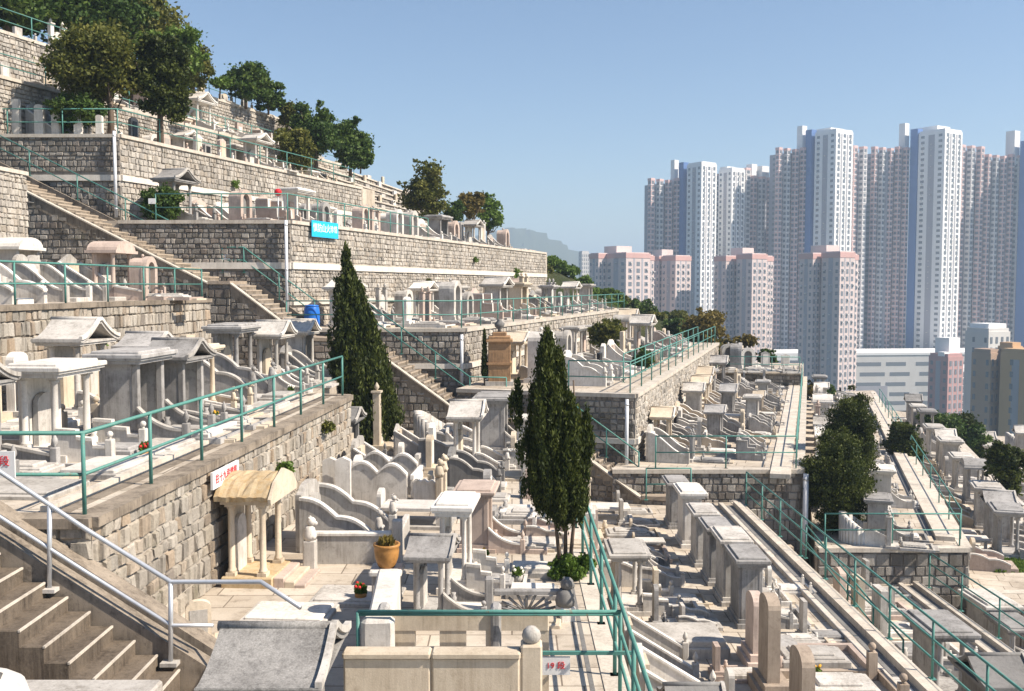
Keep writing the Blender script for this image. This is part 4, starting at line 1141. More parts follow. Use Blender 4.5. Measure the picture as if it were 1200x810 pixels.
G1('scroll','grey',1,-6.9,29.9,ZE,.8,'grey scroll-walled grave near the end of the teal railing', group=GE)
G1('gable','pale',5,-7.1,31.4,ZE,.82,'pale pagoda-roofed grave farthest along the left terrace', group=GE)
G1('scroll','pale',4,-6.4,26.6,ZE,.55,'low pale scroll-walled grave close to the teal railing', group=GE)
for i, (x, y, v, mt, s) in enumerate([(-10.9,18.4,1,'cream',1.15),(-10.6,19.7,0,'cream',1.1),(-10.5,20.7,2,'white',1.0),(-10.2,20.6,3,'black',.62),(-9.9,22.9,1,'cream',.9),(-8.6,25.9,3,'cream',.95)]):
    G1('stele' if i < 3 else 'tablet', mt, v, x, y, ZE, s, ['tall cream round-topped headstone against the coursed wall at the left edge','second cream headstone against the coursed wall behind the white canopy','third pale headstone against the coursed wall','small black headstone against the coursed wall','tall cream slab between two grey pagoda roofs','plain cream slab in the left terrace beside the steep scroll walls'][i], group='headstones against the coursed wall')
# low slabs and steps on the left terrace floor
SLAB = {}
def slab(label, x, y, z, lx, ly, h, mat='white', rz=RF, group='low grave slabs'):
    k = (lx, ly, h, mat)
    if k not in SLAB:
        a = MB().box(-lx/2, lx/2, -ly/2, ly/2, 0, h*.62, bev=.015).mesh('base', M['pale' if mat == 'white' else mat])
        b = MB().box(-lx/2+.07, lx/2-.07, -ly/2+.07, ly/2-.07, h*.62, h, bev=.015).mesh('lid', M[mat])
        SLAB[k] = (a, b)
    t = thing('grave_slab', label, 'grave slab', (x, y, z), rz, group)
    link('base', SLAB[k][0], t); link('lid', SLAB[k][1], t); return t
for i, (x, y, lx, ly, h, mt) in enumerate([(-6.35,15.2,1.0,1.3,.14,'white'),(-6.2,17.3,.9,1.2,.12,'pale'),(-6.0,19.3,.9,1.2,.16,'white'),(-5.85,21.1,.8,1.1,.12,'cream'),(-5.75,22.9,.9,1.3,.14,'pale'),(-5.9,24.7,.7,1.1,.2,'pale'),(-6.9,13.7,1.4,1.1,.1,'pale')]):
    slab('%s low slab on the left terrace floor, %s along the teal railing' % (TONE[mt], ORD[i]), x, y, ZE, lx, ly, h, mt)

GM = 'graves on the central terrace'
# pavilion with lichen roof
t = thing('grave_pavilion', 'small cream pavilion with round columns and an orange lichen-covered roof against the stone wall', 'pavilion', (-4.72,16.55,ZM), RF); t.scale = (.64,.78,.98)
MB().box(-.1,1.25,-.72,.72,0,.18,bev=.02).build('plinth', M['lichen'], t)
for x in (.12,.95):
    for s in (-1, 1):
        m_ = MB(); column(m_, x, s*.52, .18, 1.42, .085, True); m_.build('column', M['cream'], t)
MB().box(-.02,.06,-.42,.42,.18,1.38).build('rear_panel', M['cream'], t)
m_ = MB(); headstone(m_, .07, .17, .28, .18, 1.15, 'round'); m_.build('headstone', M['pale'], t)
MB().box(-.1,1.16,-.70,.70,1.42,1.50).build('lintel', M['cream'], t)
m_ = MB()
n = 10
pr = [(-.84,1.50),(-.86,1.58),(-.70,1.70),(-.50,1.80),(-.26,1.86),(0,1.88),(.26,1.86),(.50,1.80),(.70,1.70),(.86,1.58),(.84,1.50)]
rr = random.Random(4); vs = []; fs = []; NX = 14
for i in range(NX+1):
    x = -.18+1.44*i/NX
    for (y, z) in pr: vs.append((x+rr.uniform(-.008,.008), y+rr.uniform(-.01,.01), z+rr.uniform(-.015,.015)+.008*math.sin(i*1.6)*(z > 1.6)))
q = len(pr)
for i in range(NX):
    for j in range(q-1): fs.append((i*q+j, i*q+j+1, (i+1)*q+j+1, (i+1)*q+j))
    fs.append((i*q+q-1, i*q, (i+1)*q, (i+1)*q+q-1))
fs.append(tuple(reversed(range(q)))); fs.append(tuple(NX*q+j for j in range(q)))
m_.add(vs, fs); m_.build('roof', M['lichen'], t)
m_ = MB(); m_.prism_yz([(-.92,1.46),(.92,1.46),(.94,1.56),(.60,1.80),(.0,1.96),(-.60,1.80),(-.94,1.56)], 1.262, 1.34); m_.build('gable_front', M['cream'], t)
for i in range(3):
    MB().box(1.25+.28*i, 1.53+.28*i, -.62, .62, 0, .16-.05*i if i else .17, bev=.015).build('step', M['cream' if i % 2 else 'pink'], t)
# low walled grave to the right of the pavilion
G1('scroll','pale',0,-3.95,18.8,ZM,1.0,'pale scroll-walled grave with a low forecourt right of the pavilion', group=GM)
t = thing('low_grave_wall', 'low pale forecourt wall with end post left of the ochre pot', 'low wall', (-3.6,17.45,ZM), 0)
MB().box(0,1.42,-.06,.06,0,.52).build('panel', M['pale'], t); MB().box(-.02,1.44,-.09,.09,.52,.58,bev=.02).build('cap', M['white'], t)
MB().box(1.44,1.62,-.09,.09,0,.80,bev=.02).build('post', M['pale'], t); MB().box(1.44,1.56,.09,1.9,0,.46,bev=.02).build('panel', M['pale'], t)
m_ = MB(); finial(m_, -.1, 0, .0, .14, 'lion'); 
m2 = thing('lion_statue', 'small pale stone lion on a post between the pavilion and the low forecourt wall', 'statue', (-3.55,17.0,ZM))
MB().box(-.11,.11,-.11,.11,0,.55,bev=.02).build('pedestal', M['pale'], m2); m3 = MB(); finial(m3, 0, 0, .55, .1, 'lion'); m3.build('figure', M['pale'], m2)
for i, (x, y) in enumerate([(-4.02,21.5),(-3.68,21.2)]):
    t = thing('grave_tablet', ['left of two white upright tablets behind the pavilion','right of two white upright tablets behind the pavilion'][i], 'tablet', (x, y, ZM), 0, 'white upright tablets')
    m_ = MB(); headstone(m_, -.09, .09, .16, .12, 1.22+.06*i, 'peak'); o = m_.build('stone', M['white'], t); o.rotation_euler.z = -math.pi/2
    MB().box(-.2,.2,-.14,.14,0,.12).build('base', M['pale'], t)
t = thing('grave', 'pale grave with double-lobed side walls and a pierced front screen, behind the low forecourt', 'grave', (-3.72,22.1,ZM), RF, GM)
for yy in (0, 1.35):
    m_ = MB(); side_wall(m_, 0, 1.35, .78, .70, yy, .12, .22, 2); m_.build('side_wall', [M['pale'], M['white']], t)
MB().box(-.1,0,-.05,1.4,0,.95,bev=.02).build('rear_wall', M['pale'], t)
m_ = MB(); headstone(m_, .01, .12, .3, .1, 1.05, 'round'); o = m_.build('headstone', M['white'], t); o.location = (0,.68,0)
m_ = MB(); m_.box(1.42,1.50,0,1.3,0,.16); m_.box(1.42,1.50,0,1.3,.62,.72)
for i in range(8): m_.lathe(1.46, .08+i*.163, [(.03,.16),(.055,.3),(.03,.39),(.055,.48),(.03,.62)], 8)
m_.build('pierced_screen', M['white'], t)
m_ = MB(); side_wall(m_, 1.5, 2.0, .55, .50, 0, .08, .06, 3); m_.build('low_screen', M['white'], t)
for yy in (-.12, .5):
    m_ = MB(); m_.box(2.02,2.18,yy-.08,yy+.08,0,.72,bev=.02); finial(m_, 2.1, yy, .72, .09, 'lion'); m_.build('end_post', M['cream'], t)
G1('flat','white',0,-1.12,16.1,ZM,(.60,.66,.86),'white flat-roofed canopy grave with round columns in front of the large cypress', group=GM)
G1('flat','pink',1,-.92,18.6,ZM,.66,'small pinkish flat-roofed canopy grave behind the white canopy', group=GM)
G1('gable','grey',0,-1.42,14.75,ZM,.62,'grey pagoda-roofed grave with stepped scroll walls in front of the white canopy', group=GM)
G1('gable','dark',1,-5.0,27.6,ZM,.75,'dark pagoda-roofed grave at the foot of the left cypress', group=GM)
G1('stele','grey',1,-.55,20.9,ZM,.8,'grey round-topped headstone grave left of the large cypress', group=GM)
G1('scroll','dark',0,-1.5,24.2,ZM,.8,'dark grey scroll-walled grave beyond the yellow posts', group=GM)
G1('gable','pale',2,-1.5,26.6,ZM,.85,'pale pagoda-roofed grave below the foot of the stairs', group=GM)
G1('double','pale',2,-3.9,24.6,ZM,.8,'pale double-arched grave second from the pavilion', group=GM)
G1('pillar','cream',1,-4.1,30.2,ZM,1.0,'cream twin-pillar grave right of the left cypress', group=GM)
G1('bench','pale',1,-2.6,28.3,ZM,1.0,'low pale stepped grave in front of the stone stairs', group=GM)
G1('horseshoe','pale',0,-2.9,30.6,ZM,1.0,'low pale horseshoe-walled grave at the foot of the stairs', group=GM)
G1('flat','grey',1,-.9,29.6,ZM,.95,'grey flat-roofed canopy grave right of the stair foot', group=GM)
G1('bench','pale',2,-.2,27.0,ZM,.85,'pale low stepped grave close behind the left side of the large cypress', group=GM)
G1('stele','cream',1,-2.2,25.8,ZM,.8,'cream round-topped headstone grave in the middle of the central terrace', group=GM)
G1('slab','pale',1,-2.7,20.4,ZM,.8,'pale raised slab grave with round headstone behind the low forecourt', group=GM)
for i, (u, v, lx, ly, h, mt) in enumerate([(624,697,.85,.55,.14,'white'),(624,672,.85,.6,.16,'white'),(628,640,.9,.75,.14,'pale'),(612,604,1.1,.9,.16,'white'),(672,604,.95,.7,.22,'white'),(590,560,1.2,.9,.12,'cream'),(575,585,.9,.6,.12,'pale'),(420,700,1.4,.9,.08,'pale'),(340,722,1.3,.9,.10,'white'),(520,640,.5,1.4,.1,'white'),(628,730,.75,.5,.1,'cream'),(672,640,.8,.5,.10,'cream'),(560,525,1.3,1.1,.14,'pale'),(500,520,1.2,1.0,.14,'pale')]):
    p = at(u, v, z=ZM)
    slab(['white low slab just behind the arched balustrade','white low slab second behind the arched balustrade','pale low slab third behind the arched balustrade','white low slab left of the large cypress trunk','thick white slab behind the large cypress trunk','cream low slab beyond the pink canopy','pale low slab at the back of the central paving','flat pale slab between the ochre pot and the pavilion steps','flat white slab below the pavilion steps','long narrow white slab left of the white canopy','cream low slab beside the lion balustrade','cream low slab beside the cypress trunk','pale slab in front of the dark scroll walls','pale slab left of the dark scroll walls'][i], p.x, p.y, ZM, lx, ly, h, mt)
for i, (x, y, k, mt, v, sc) in enumerate([(-3.0,26.2,'stele','white',1,.6),(-1.9,22.6,'peak','cream',0,.62),(-2.3,23.6,'tablet','pale',3,.55),(-3.4,28.9,'scroll','pale',2,.62),(-1.9,29.2,'scroll','white',4,.6),(.35,23.0,'tablet','pink',1,.5),(.3,25.2,'scroll','pale',1,.55),(.2,29.4,'flat','white',1,.6),(-4.35,26.0,'tablet','cream',2,.7),(-2.6,31.2,'stele','white',0,.7),(.3,19.2,'bench','pink',1,.5)]):
    G1(k, mt, v, x, y, ZM, sc, ['small white headstone beyond the yellow posts','small cream peaked headstone beside the yellow posts','small pale tablet beyond the yellow posts','small pale scroll grave in front of the left cypress','small white grave below the stair foot','small pinkish tablet hidden beside the large cypress','small pale grave just behind the large cypress crown','small white canopy grave at the back behind the large cypress','cream tablet at the far end of the stone wall','small white headstone at the foot of the stairs','low pinkish stepped grave left of the cypress trunk'][i], group=GM)
# arched balustrade and lion
t = thing('stone_balustrade', 'grey stone balustrade with a sunburst opening ending in a lion', 'balustrade', (-.28,14.55,ZM), 0)
m_ = MB(); m_.box(0,1.0,-.06,.06,.36,.43,bev=.015); m_.box(0,1.0,-.05,.05,0,.07)
m_.build('rail', M['grey'], t)
m_ = MB()
for i in range(11):
    a = math.pi*i/10; m_.tube([(.5+.10*math.cos(a),0,.07+.06*math.sin(a)), (.5+.42*math.cos(a)*(1.05 if 3 < i < 7 else 1.1),0,.07+.29*math.sin(a))], .022, 6)
m_.build('sunburst', M['grey'], t)
MB().box(-.13,0,-.08,.08,0,.62,bev=.02).build('post', M['grey'], t)
t = thing('lion_statue', 'grey seated lion statue on a block at the end of the sunburst balustrade', 'statue', (.80,14.45,ZM), R(20))
MB().box(-.12,.12,-.12,.12,0,.22,bev=.02).build('pedestal', M['white'], t)
m_ = MB(); finial(m_, 0, 0, .22, .125, 'lion'); m_.build('figure', M['dark'], t)
# slanted pale wall and pot
t = thing('low_grave_wall', 'thick cream-white wall running back to the ochre pot', 'low wall', (-1.62,11.7,ZM), R(4))
MB().box(-.16,.16,0,2.35,0,.90,bev=.03).build('wall', M['white'], t)
MB().box(-.2,.2,-.2,0,0,1.02,bev=.05).build('end_block', M['white'], t)
t = thing('pedestal', 'pale pedestal block carrying the ochre pot', 'pedestal', (-1.86,14.35,ZM))
MB().box(-.2,.2,-.2,.2,0,.76,bev=.02).build('shaft', M['pale'], t); MB().box(-.24,.24,-.24,.24,.76,.83,bev=.02).build('cap', M['white'], t)
t = thing('flower_pot', 'ochre glazed pot with dry grass standing on a pedestal', 'flower pot', (-1.86,14.35,ZM+.83)); t.scale = (.85,.85,.85)
MB().lathe(0,0,[(.13,0),(.16,.05),(.205,.18),(.22,.30),(.215,.36),(.235,.38),(.235,.42),(.20,.42),(.19,.36)],20).build('pot', M['terracotta'], t)
MB().lathe(0,0,[(.19,.36),(.01,.40)],14).build('soil', M['soil'], t)
link('dry_grass', leaf_mesh('dry_grass', [(0,0,.44,.15,.15,.04)], 200, .07, 'leaf_autumn', 3, 1.2, aspect=2.5, shell=.1), t)
# balustrade wall, tan wall, post, rails with sign
t = thing('balustrade_wall', 'cream wall with square openings behind the teal crossing rail', 'low wall', (-1.5,11.75,ZM), 0)
m_ = MB(); z1 = .82; W0 = 1.95
m_.box(0,W0,-.07,.07,z1,z1+.20,bev=.015); m_.box(0,W0,-.06,.06,0,.58)
for x in (0,.62,1.18,1.80): m_.box(x, x+(.32 if x in (0,.62) else .15), -.058,.058,.58,z1)
m_.build('panel', M['cream'], t)
for x in (-.13, 1.24): MB().box(x, x+.13, -.12, .12, 0, 1.12, bev=.03).build('post', M['grey'], t)
t = thing('low_grave_wall', 'tan two-panel stone wall beside the big grey roof in the foreground', 'low wall', (-1.72,9.85,ZM), 0)
for x0, x1 in ((0,.89),(.90,1.80)): MB().box(x0,x1,-.07,.07,0,1.22,bev=.02).build('panel', M['brown' if False else 'cream'], t)
for x0, x1 in ((-.01,.893),(.897,1.81)): MB().box(x0,x1,-.10,.10,1.22,1.28,bev=.02).build('cap', M['cream'], t)
t = thing('stone_post', 'cream square post with ball top at the right end of the tan wall', 'post', (.20,9.9,ZM), 0)
MB().box(-.11,.11,-.11,.11,0,1.34,bev=.02).build('shaft', M['cream'], t); m_ = MB(); m_.ball(0,0,1.41,.1,12); m_.build('ball', M['pale'], t)
for i, (u, v, k, mt, var, sc, lab) in enumerate([(1022,632,'horseshoe','white',1,.8,'white horseshoe-walled grave right of the bushy dark conifers'),(1050,628,'flat','grey',1,.72,'grey flat-roofed grave beside the lane in front of the conifers'),(1075,640,'pillar','pale',0,.62,'small pale twin-pillar grave near the corner of the lane'),(1052,590,'flat','white',1,.75,'white flat-roofed grave behind the grey one beside the lane'),(1040,608,'scroll','white',4,.62,'small white scroll grave behind the horseshoe walls')]):
    p = at(u, v, z=ZD3); G1(k, mt, var, p.x-.9, p.y, ZD3, sc, lab, rz=RB, group='graves beside the conifers')
M['petal_red'] = plain('red_petals', (.5,.03,.03)); M['petal_yellow'] = plain('yellow_petals', (.6,.32,.03)); M['petal_white'] = plain('white_petals', (.7,.68,.6))
POT = MB().lathe(0,0,[(.05,0),(.075,.08),(.085,.15),(.07,.16)],10).mesh('pot', M['pale'])
POT2 = MB().lathe(0,0,[(.06,0),(.09,.07),(.10,.13),(.08,.14)],10).mesh('pot', M['terracotta'])
rf = random.Random(8)
for i, (x, y, z, wh) in enumerate([(-6.15,16.3,ZE,'beside the white canopy grave near the left edge'),(-6.2,20.3,ZE,'on the left terrace below the middle pagoda roofs'),(-5.8,25.6,ZE,'at the railing end of the left terrace'),(-3.0,19.7,ZM,'behind the low forecourt wall'),(-.5,17.3,ZM,'between the white and the pinkish canopies'),(.1,16.2,ZM,'left of the large cypress trunk'),(-2.4,15.3,ZM,'near the pavilion steps'),(2.9,17.9,ZR1,'in front of the slant-walled grave'),(3.2,20.3,ZR1,'right of the canopy beside the fence'),(4.0,15.4,ZR1,'at the foot of the tall brown headstone'),(5.3,16.7,ZR1,'beside the gutter below the canopy line'),(4.8,14.1,ZR1,'beside the lower brown headstone'),(3.3,13.7,ZR1,'near the bottom edge of the right terrace'),(9.9,22.4,ZR2,'beside the tall cream tablets at lower right'),(10.1,19.9,ZR2,'below the grey canopy at lower right'),(-3.2,12.9,ZM,'near the foot of the grey handrail')]):
    c_ = ['red','yellow','white'][i % 3]
    t = thing('flower_pot', 'small pot of %s flowers %s' % (c_, wh), 'flower pot', (x, y, z), 0, 'small flower pots set out by graves')
    link('pot', POT if i % 2 else POT2, t)
    link('leaves', leaf_mesh('leaves', [(0,0,.20,.09,.09,.07)], 70, .06, 'leaf_bright', 700+i, .8), t)
    m_ = MB()
    for q in range(7): m_.ball(rf.uniform(-.08,.08), rf.uniform(-.08,.08), rf.uniform(.2,.3), .028, 6)
    m_.build('petals', M['petal_'+c_], t)
for i, (x, y, sc, mt) in enumerate([(3.6,17.0,.5,'pink'),(3.5,15.5,.55,'pale'),(3.7,14.0,.5,'cream'),(5.7,18.9,.45,'pale'),(5.8,21.9,.5,'white'),(5.6,24.9,.5,'cream'),(3.7,12.8,.55,'grey'),(2.9,19.6,.5,'grey')]):
    G1(['tablet','stele','peak'][i % 3], mt, i % 4, x, y, ZR1, sc, ['small pinkish tablet left of the tall brown headstones','small pale headstone left of the brown headstones','small cream peaked headstone near the bottom of the right terrace','small pale tablet between the canopy line and the gutter, nearest','small white headstone between the canopy line and the gutter','small cream peaked headstone between the canopy line and the gutter','small grey tablet at the bottom edge left of the brown headstones','small grey headstone in front of the canopy beside the fence'][i], rz=0, group='small headstones on the right terrace')
def text(body, size, mat, parent, loc, rot, depth=.004, ax='CENTER'):
    cu = bpy.data.curves.new('lettering', 'FONT'); cu.body = body; cu.size = size; cu.extrude = depth; cu.align_x = ax; cu.align_y = 'CENTER'
    ob = bpy.data.objects.new('lettering', cu); COL.objects.link(ob)
    dg = bpy.context.evaluated_depsgraph_get(); me = bpy.data.meshes.new_from_object(ob.evaluated_get(dg))
    bpy.data.objects.remove(ob)
    me.materials.clear(); me.materials.append(M[mat])
    return link('lettering', me, parent, loc, rot)
t = thing('section_sign', 'small white sign with red characters hanging on the rail at bottom centre', 'sign', (.52,11.42,ZM+.40), 0)
MB().box(-.17,.17,-.01,.01,-.02,.20).build('board', M['signwhite'], t); text('19 段', .10, 'signred', t, (0,-.014,.09), (math.pi/2,0,0))
MB().box(-.16,.90,-.02,.02,.225,.265).build('bar', M['teal'], t)
t = thing('section_sign', 'small white sign with red characters on the railing at the left edge', 'sign', (-6.42,12.13,ZE+.46), 0)
MB().box(-.22,.22,-.01,.01,.05,.38).build('board', M['signwhite'], t); text('20 段', .14, 'signred', t, (0,-.014,.25), (math.pi/2,0,0)); 
t = thing('direction_sign', 'white sign board with red characters at the stone wall behind the pavilion roof', 'sign', (-4.86,15.6,-3.05), math.pi/2-.07)
MB().box(0.1,1.30,-.02,.02,-.25,.03).build('board', M['signwhite'], t); text('往十九段墳場', .165, 'signred', t, (.70,-.025,-.11), (math.pi/2,0,0))
# blue banner on wall top of B
b0 = Vector((bx_(-8.3,37.6)+.16,37.6,ZB-.52)); t = thing('banner', 'bright blue banner with white characters hung on the stone wall', 'banner', b0, math.atan2(1,.303))
MB().box(0,2.2,-.03,-.01,0,.62).build('cloth', M['banner'], t); text('慎防', .36, 'letterwhite', t, (.45,-.034,.33), (math.pi/2,0,0)); text('山火', .36, 'letterwhite', t, (1.15,-.034,.33), (math.pi/2,0,0)); text('珍惜', .3, 'letterwhite', t, (1.8,-.034,.33), (math.pi/2,0,0))
# blue barrel
t = thing('plastic_barrel', 'blue plastic barrel standing beside the railing on the stair landing', 'barrel', (-7.35,36.05,ZC))
MB().lathe(0,0,[(.22,0),(.27,.04),(.285,.2),(.29,.23),(.285,.26),(.285,.52),(.29,.55),(.285,.58),(.26,.74),(.24,.78)],24).build('drum', M['blue_plastic'], t)
MB().lathe(0,0,[(.25,.78),(.255,.83),(.20,.85),(.05,.86)],24).build('lid', M['blue_plastic'], t)
t = thing('lantern', 'small round red lantern on a post above the corner left of the blue banner', 'lantern', (-8.85,37.4,ZB))
MB().tube([(0,0,0),(0,0,1.0)],.02,6).build('post', M['galv'], t); m_ = MB(); m_.ball(0,0,1.13,.14,12); m_.build('shade', M['red'], t)
for i, (x, y, z) in enumerate([(-13.3,36.5,ZB+.62),(-10.55,36.4,.95)]):
    t = thing('notice_plate', ['blank white plate on the railing beside the dark round bush','blank white plate on the handrail at the stair landing'][i], 'sign', (x,y,z)); MB().box(-.13,.13,-.01,.01,0,.2).build('plate', M['signwhite'], t)
# brown square tomb and white shrine on the terrace behind
t = thing('obelisk_tomb', 'brown square tower tomb with stepped cornice and dark urn, right of the drainpipe', 'tomb', (-.45,35.2,ZC2), 0)
MB().box(-.5,.5,-.5,.5,0,.15).build('plinth', M['pale'], t); m_ = MB(); m_.box(-.40,.40,-.40,.40,.15,1.55,bev=.02); m_.box(-.45,.45,-.45,.45,.75,.82); m_.build('shaft', M['rust'], t)
m_ = MB(); m_.box(-.48,.48,-.48,.48,1.55,1.64,bev=.02); m_.box(-.40,.40,-.40,.40,1.64,1.76,bev=.03); m_.box(-.26,.26,-.26,.26,1.76,1.90,bev=.03); m_.build('cornice', M['rust'], t)
MB().lathe(0,0,[(.08,1.9),(.06,1.98),(.17,2.1),(.19,2.2),(.08,2.3),(.1,2.36)],12).build('urn', M['dark'], t)
t = thing('cypress_tree', 'tiny slim dark cypress left of the brown square tomb', 'tree', (-.98,34.9,ZC2)); link('crown', leaf_mesh('foliage', [(0,0,.5+.22*i,.12-.012*i,.12-.012*i,.2) for i in range(7)], 2600, .05, 'leaf_cypress', 9, 1, aspect=2.4), t); MB().tube([(0,0,-.05),(0,0,1.4)],.03,6).build('trunk', M['bark'], t)
G1('arch','white',1,.75,36.3,ZC2,1.15,'white marble shrine with pointed top right of the brown square tomb', rz=RB)
# right terrace
GR = 'canopy graves standing in line on the right terrace'
for i, (y, s, mt, v) in enumerate([(19.9,.80,'grey',1),(21.3,.82,'pale',1),(22.7,.76,'grey',1),(24.2,.76,'pale',1),(26.0,.84,'white',1),(28.0,.78,'grey',3)]):
    G1('flat', mt, v, 4.62-.02*i, y, ZR1, (s*.72, s*.92, s*1.0), '%s flat-roofed grave, %s of the line of canopy graves on the right terrace' % (TONE[mt], ORD[i]), rz=-.02, group=GR)
GL = 'graves beside the teal fence on the right terrace'
G1('flat','pale',0,2.2,20.7,ZR1,.78,'pale flat-roofed canopy grave just right of the teal fence', rz=0, group=GL)
G1('pillar','cream',1,2.0,26.6,ZR1,.95,'tall cream twin-pillar grave at the far end of the teal fence', rz=0, group=GL)
G1('bench','pale',1,2.1,22.8,ZR1,.9,'low pale stepped grave behind the canopy right of the fence', rz=0, group=GL)
G1('tablet','pink',1,2.05,24.7,ZR1,.95,'pinkish square tablet grave right of the teal fence', rz=0, group=GL)
G1('slab','white',1,2.1,28.6,ZR1,.8,'white raised slab grave at the back left of the right terrace', rz=0, group=GL)
G1('scroll','pale',2,2.0,17.2,ZR1,.78,'pale slant-walled grave nearest the end of the teal fence', rz=0, group=GL)
G1('scroll','white',2,2.0,15.2,ZR1,.85,'white slant-walled grave at the bottom right of the fence corner', rz=0, group=GL)
G1('gable','dark',2,2.2,12.9,ZR1,.7,'dark pagoda-roofed grave at the bottom edge right of the fence', rz=0, group=GL)
for i, (x, y, s, mt, k) in enumerate([(4.4,17.6,1.0,'pink','stele'),(4.3,16.2,1.15,'brown','stele'),(4.35,14.5,1.1,'brown','stele'),(4.1,12.6,.9,'pale','tablet'),(4.9,18.6,.6,'cream','tablet')]):
    G1(k, mt, 1+i % 2, x, y, ZR1, s, ['pinkish round-topped headstone nearest the canopy line','tall brown round-topped headstone at lower right','brown round-topped headstone left of the picture bottom','pale square tablet at the bottom edge of the right terrace','small cream tablet beside the canopy line'][i], rz=0, group='headstones on the right terrace')
G1('slab','grey',1,5.0,13.3,ZR1,.9,'grey raised slab grave beside the gutter at lower right', rz=0)
for i, (x, y, lx, ly, h, mt) in enumerate([(3.3,18.4,1.5,1.2,.3,'pale'),(3.0,16.0,.7,1.0,.2,'brown'),(5.0,18.2,.9,.9,.18,'grey'),(3.2,14.3,.9,1.0,.1,'pale'),(5.6,15.8,1.1,1.2,.1,'pale')]):
    slab('%s slab on the right terrace paving, %s in front of the canopy line' % (TONE[mt], ORD[i]), x, y, ZR1, lx, ly, h, mt, 0)
# lower right terraces
GQ = 'graves between the two gutters at lower right'
for i, (k, mt, v, x, y, s, lab) in enumerate([('flat','grey',0,9.1,21.2,.95,'grey flat-roofed canopy grave behind the teal rails at lower right'),('tablet','cream',2,8.9,24.9,1.0,'tall cream tablet grave at the top of the lower right terrace'),('tablet','pale',3,8.9,23.4,1.0,'tall pale tablet grave next to the grey canopy at lower right'),('stele','pink',1,9.0,26.6,.95,'pinkish headstone grave below the irregular stone wall'),('gable','dark',1,9.0,18.6,.9,'dark pagoda-roofed grave at the bottom right'),('scroll','white',2,9.0,16.4,1.0,'white scroll-walled grave at the bottom right edge')]):
    G1(k, mt, v, x, y, ZR2, s, lab, rz=0, group=GQ)
row('on the lowest terrace in the bottom right corner', ['bench','stele','slab','flat'], (13.6,17.5,ZR3), (13.6,28,ZR3), 8, 0, 'graves on the lowest terrace', rs=31, mats=LIGHT)
row('of small graves beside the second gutter at lower right', ['tablet','bench','stele','peak'], (10.45,14.5,ZR2), (10.3,28.3,ZR2), 9, 0, 'small graves beside the second gutter', rs=61, mats=LIGHT, smin=.45, smax=.6)
row('of small graves between the fence and the canopy line', ['bench','tablet','stele','scroll','slab'], (3.2,19.6,ZR1), (3.25,29.6,ZR1), 8, 0, 'small graves in front of the canopy line', rs=62, mats=LIGHT, smin=.42, smax=.55)
row('in the outer row of the bottom right corner', ['stele','scroll','bench'], (16.6,20,ZR3), (16.6,28,ZR3), 4, 0, 'graves on the lowest terrace', rs=32, mats=LIGHT)
stone_wall('short stone wall with steps at the right edge', [(13.85,29.25),(19,29.25)], ZR3, ZD4-.06, 'st_dark')
t = thing('stone_steps', 'short flight of stone steps at the foot of the pipe, right of the gutter', 'steps', (7.9,29.0,ZR2))
for i in range(5): MB().box(-.4,.9,.0+.3*i,.3+.3*i+.02,0,.17*(i+1)).build('step', M['concrete'], t)
# graves placed against the end walls facing the viewer
for i, (u, h, w2) in enumerate([(18,1.45,.2),(47,1.25,.17),(66,.95,.14),(92,1.05,.14),(117,.85,.12),(2,1.0,.16)]):
    p = at(u, 158, Y=38.5)
    t = thing('stone_post', ['tallest white upright stone above the tall upper left wall','second tall white upright stone above the tall upper left wall','white round-topped post left of the bright green bush','white round-topped post under the broad olive tree','small white post close to the top of the drainpipe','white stone at the very left edge above the tall wall'][i], 'stone post', (p.x, 38.5, ZA), -math.pi/2, 'white stones above the tall upper left wall')
    m_ = MB(); headstone(m_, -.1, .1, w2, 0, h, ['square','round','round','round','round','square'][i]); m_.build('shaft', M['white'], t)
    MB().box(-.16,.16,-w2-.06,w2+.06,0,.1).build('foot', M['pale'], t)
G1('flat','pale',2,-17.9,40.2,ZA,.85,'pale flat-roofed grave behind the white stones at upper left', rz=RB)

# foreground
TONE['speck'] = 'grey'
G1('gable','speck',3,-2.58,9.2,ZM,.90,'large grey pagoda roof grave in the foreground left of the tan wall', rz=0)
t = thing('stone_ledge', 'smooth pale ledge wall along the bottom edge below the brown steps', 'ledge', (-5.6,8.2,-5.88))
MB().box(0,2.4,-.6,.6,0,2.28,bev=.02).build('ledge', M['pale'], t)
t = thing('rounded_grave_top', 'white rounded marble grave top with a dark stain in the bottom left corner', 'grave top', (-3.92,7.0,-4.2), 0)
MB().lathe(0,0,[(.36,0),(.36,1.18),(.33,1.27),(.26,1.32),(.12,1.35),(.01,1.36)],28).build('dome', M['white'], t)
MB().lathe(.03,-.02,[(.17,1.345),(.1,1.368),(.01,1.37)],9).build('dark_cap', M['dark'], t)
# near left stairs
t = thing('stone_steps', 'brown weathered concrete steps descending to the right in the bottom left corner', 'steps', (-6.3,10.3,-5))
N = 10
for i in range(N):
    x0 = -6.60+.262*i; zt = -2.98-.176*i
    m_ = MB(); m_.box(x0+6.3, x0+.262+6.3+.02, 0, 1.15, -1.2, zt+5, bev=.012); m_.build('step', M['tread'], t)
    m_ = MB(); m_.box(x0+6.3+.262, x0+6.3+.286, -.004, 1.146, zt+5-.02, zt+5+.004); m_.build('nosing', M['coping'], t)
m_ = MB(); along(m_, (-7.4,11.62), (-3.55,11.62), -2.12, .9, .26, 0, 0, -4.62); o = m_.build('stringer', M['weather'], t); o.location = (6.3,-10.3,5)
m_ = MB(); along(m_, (-7.4,11.98), (-3.3,11.98), -2.02, 1.2, .30, 0, 0, -4.72); o = m_.build('sloping_kerb', M['weather'], t); o.location = (6.3,-10.3,5)
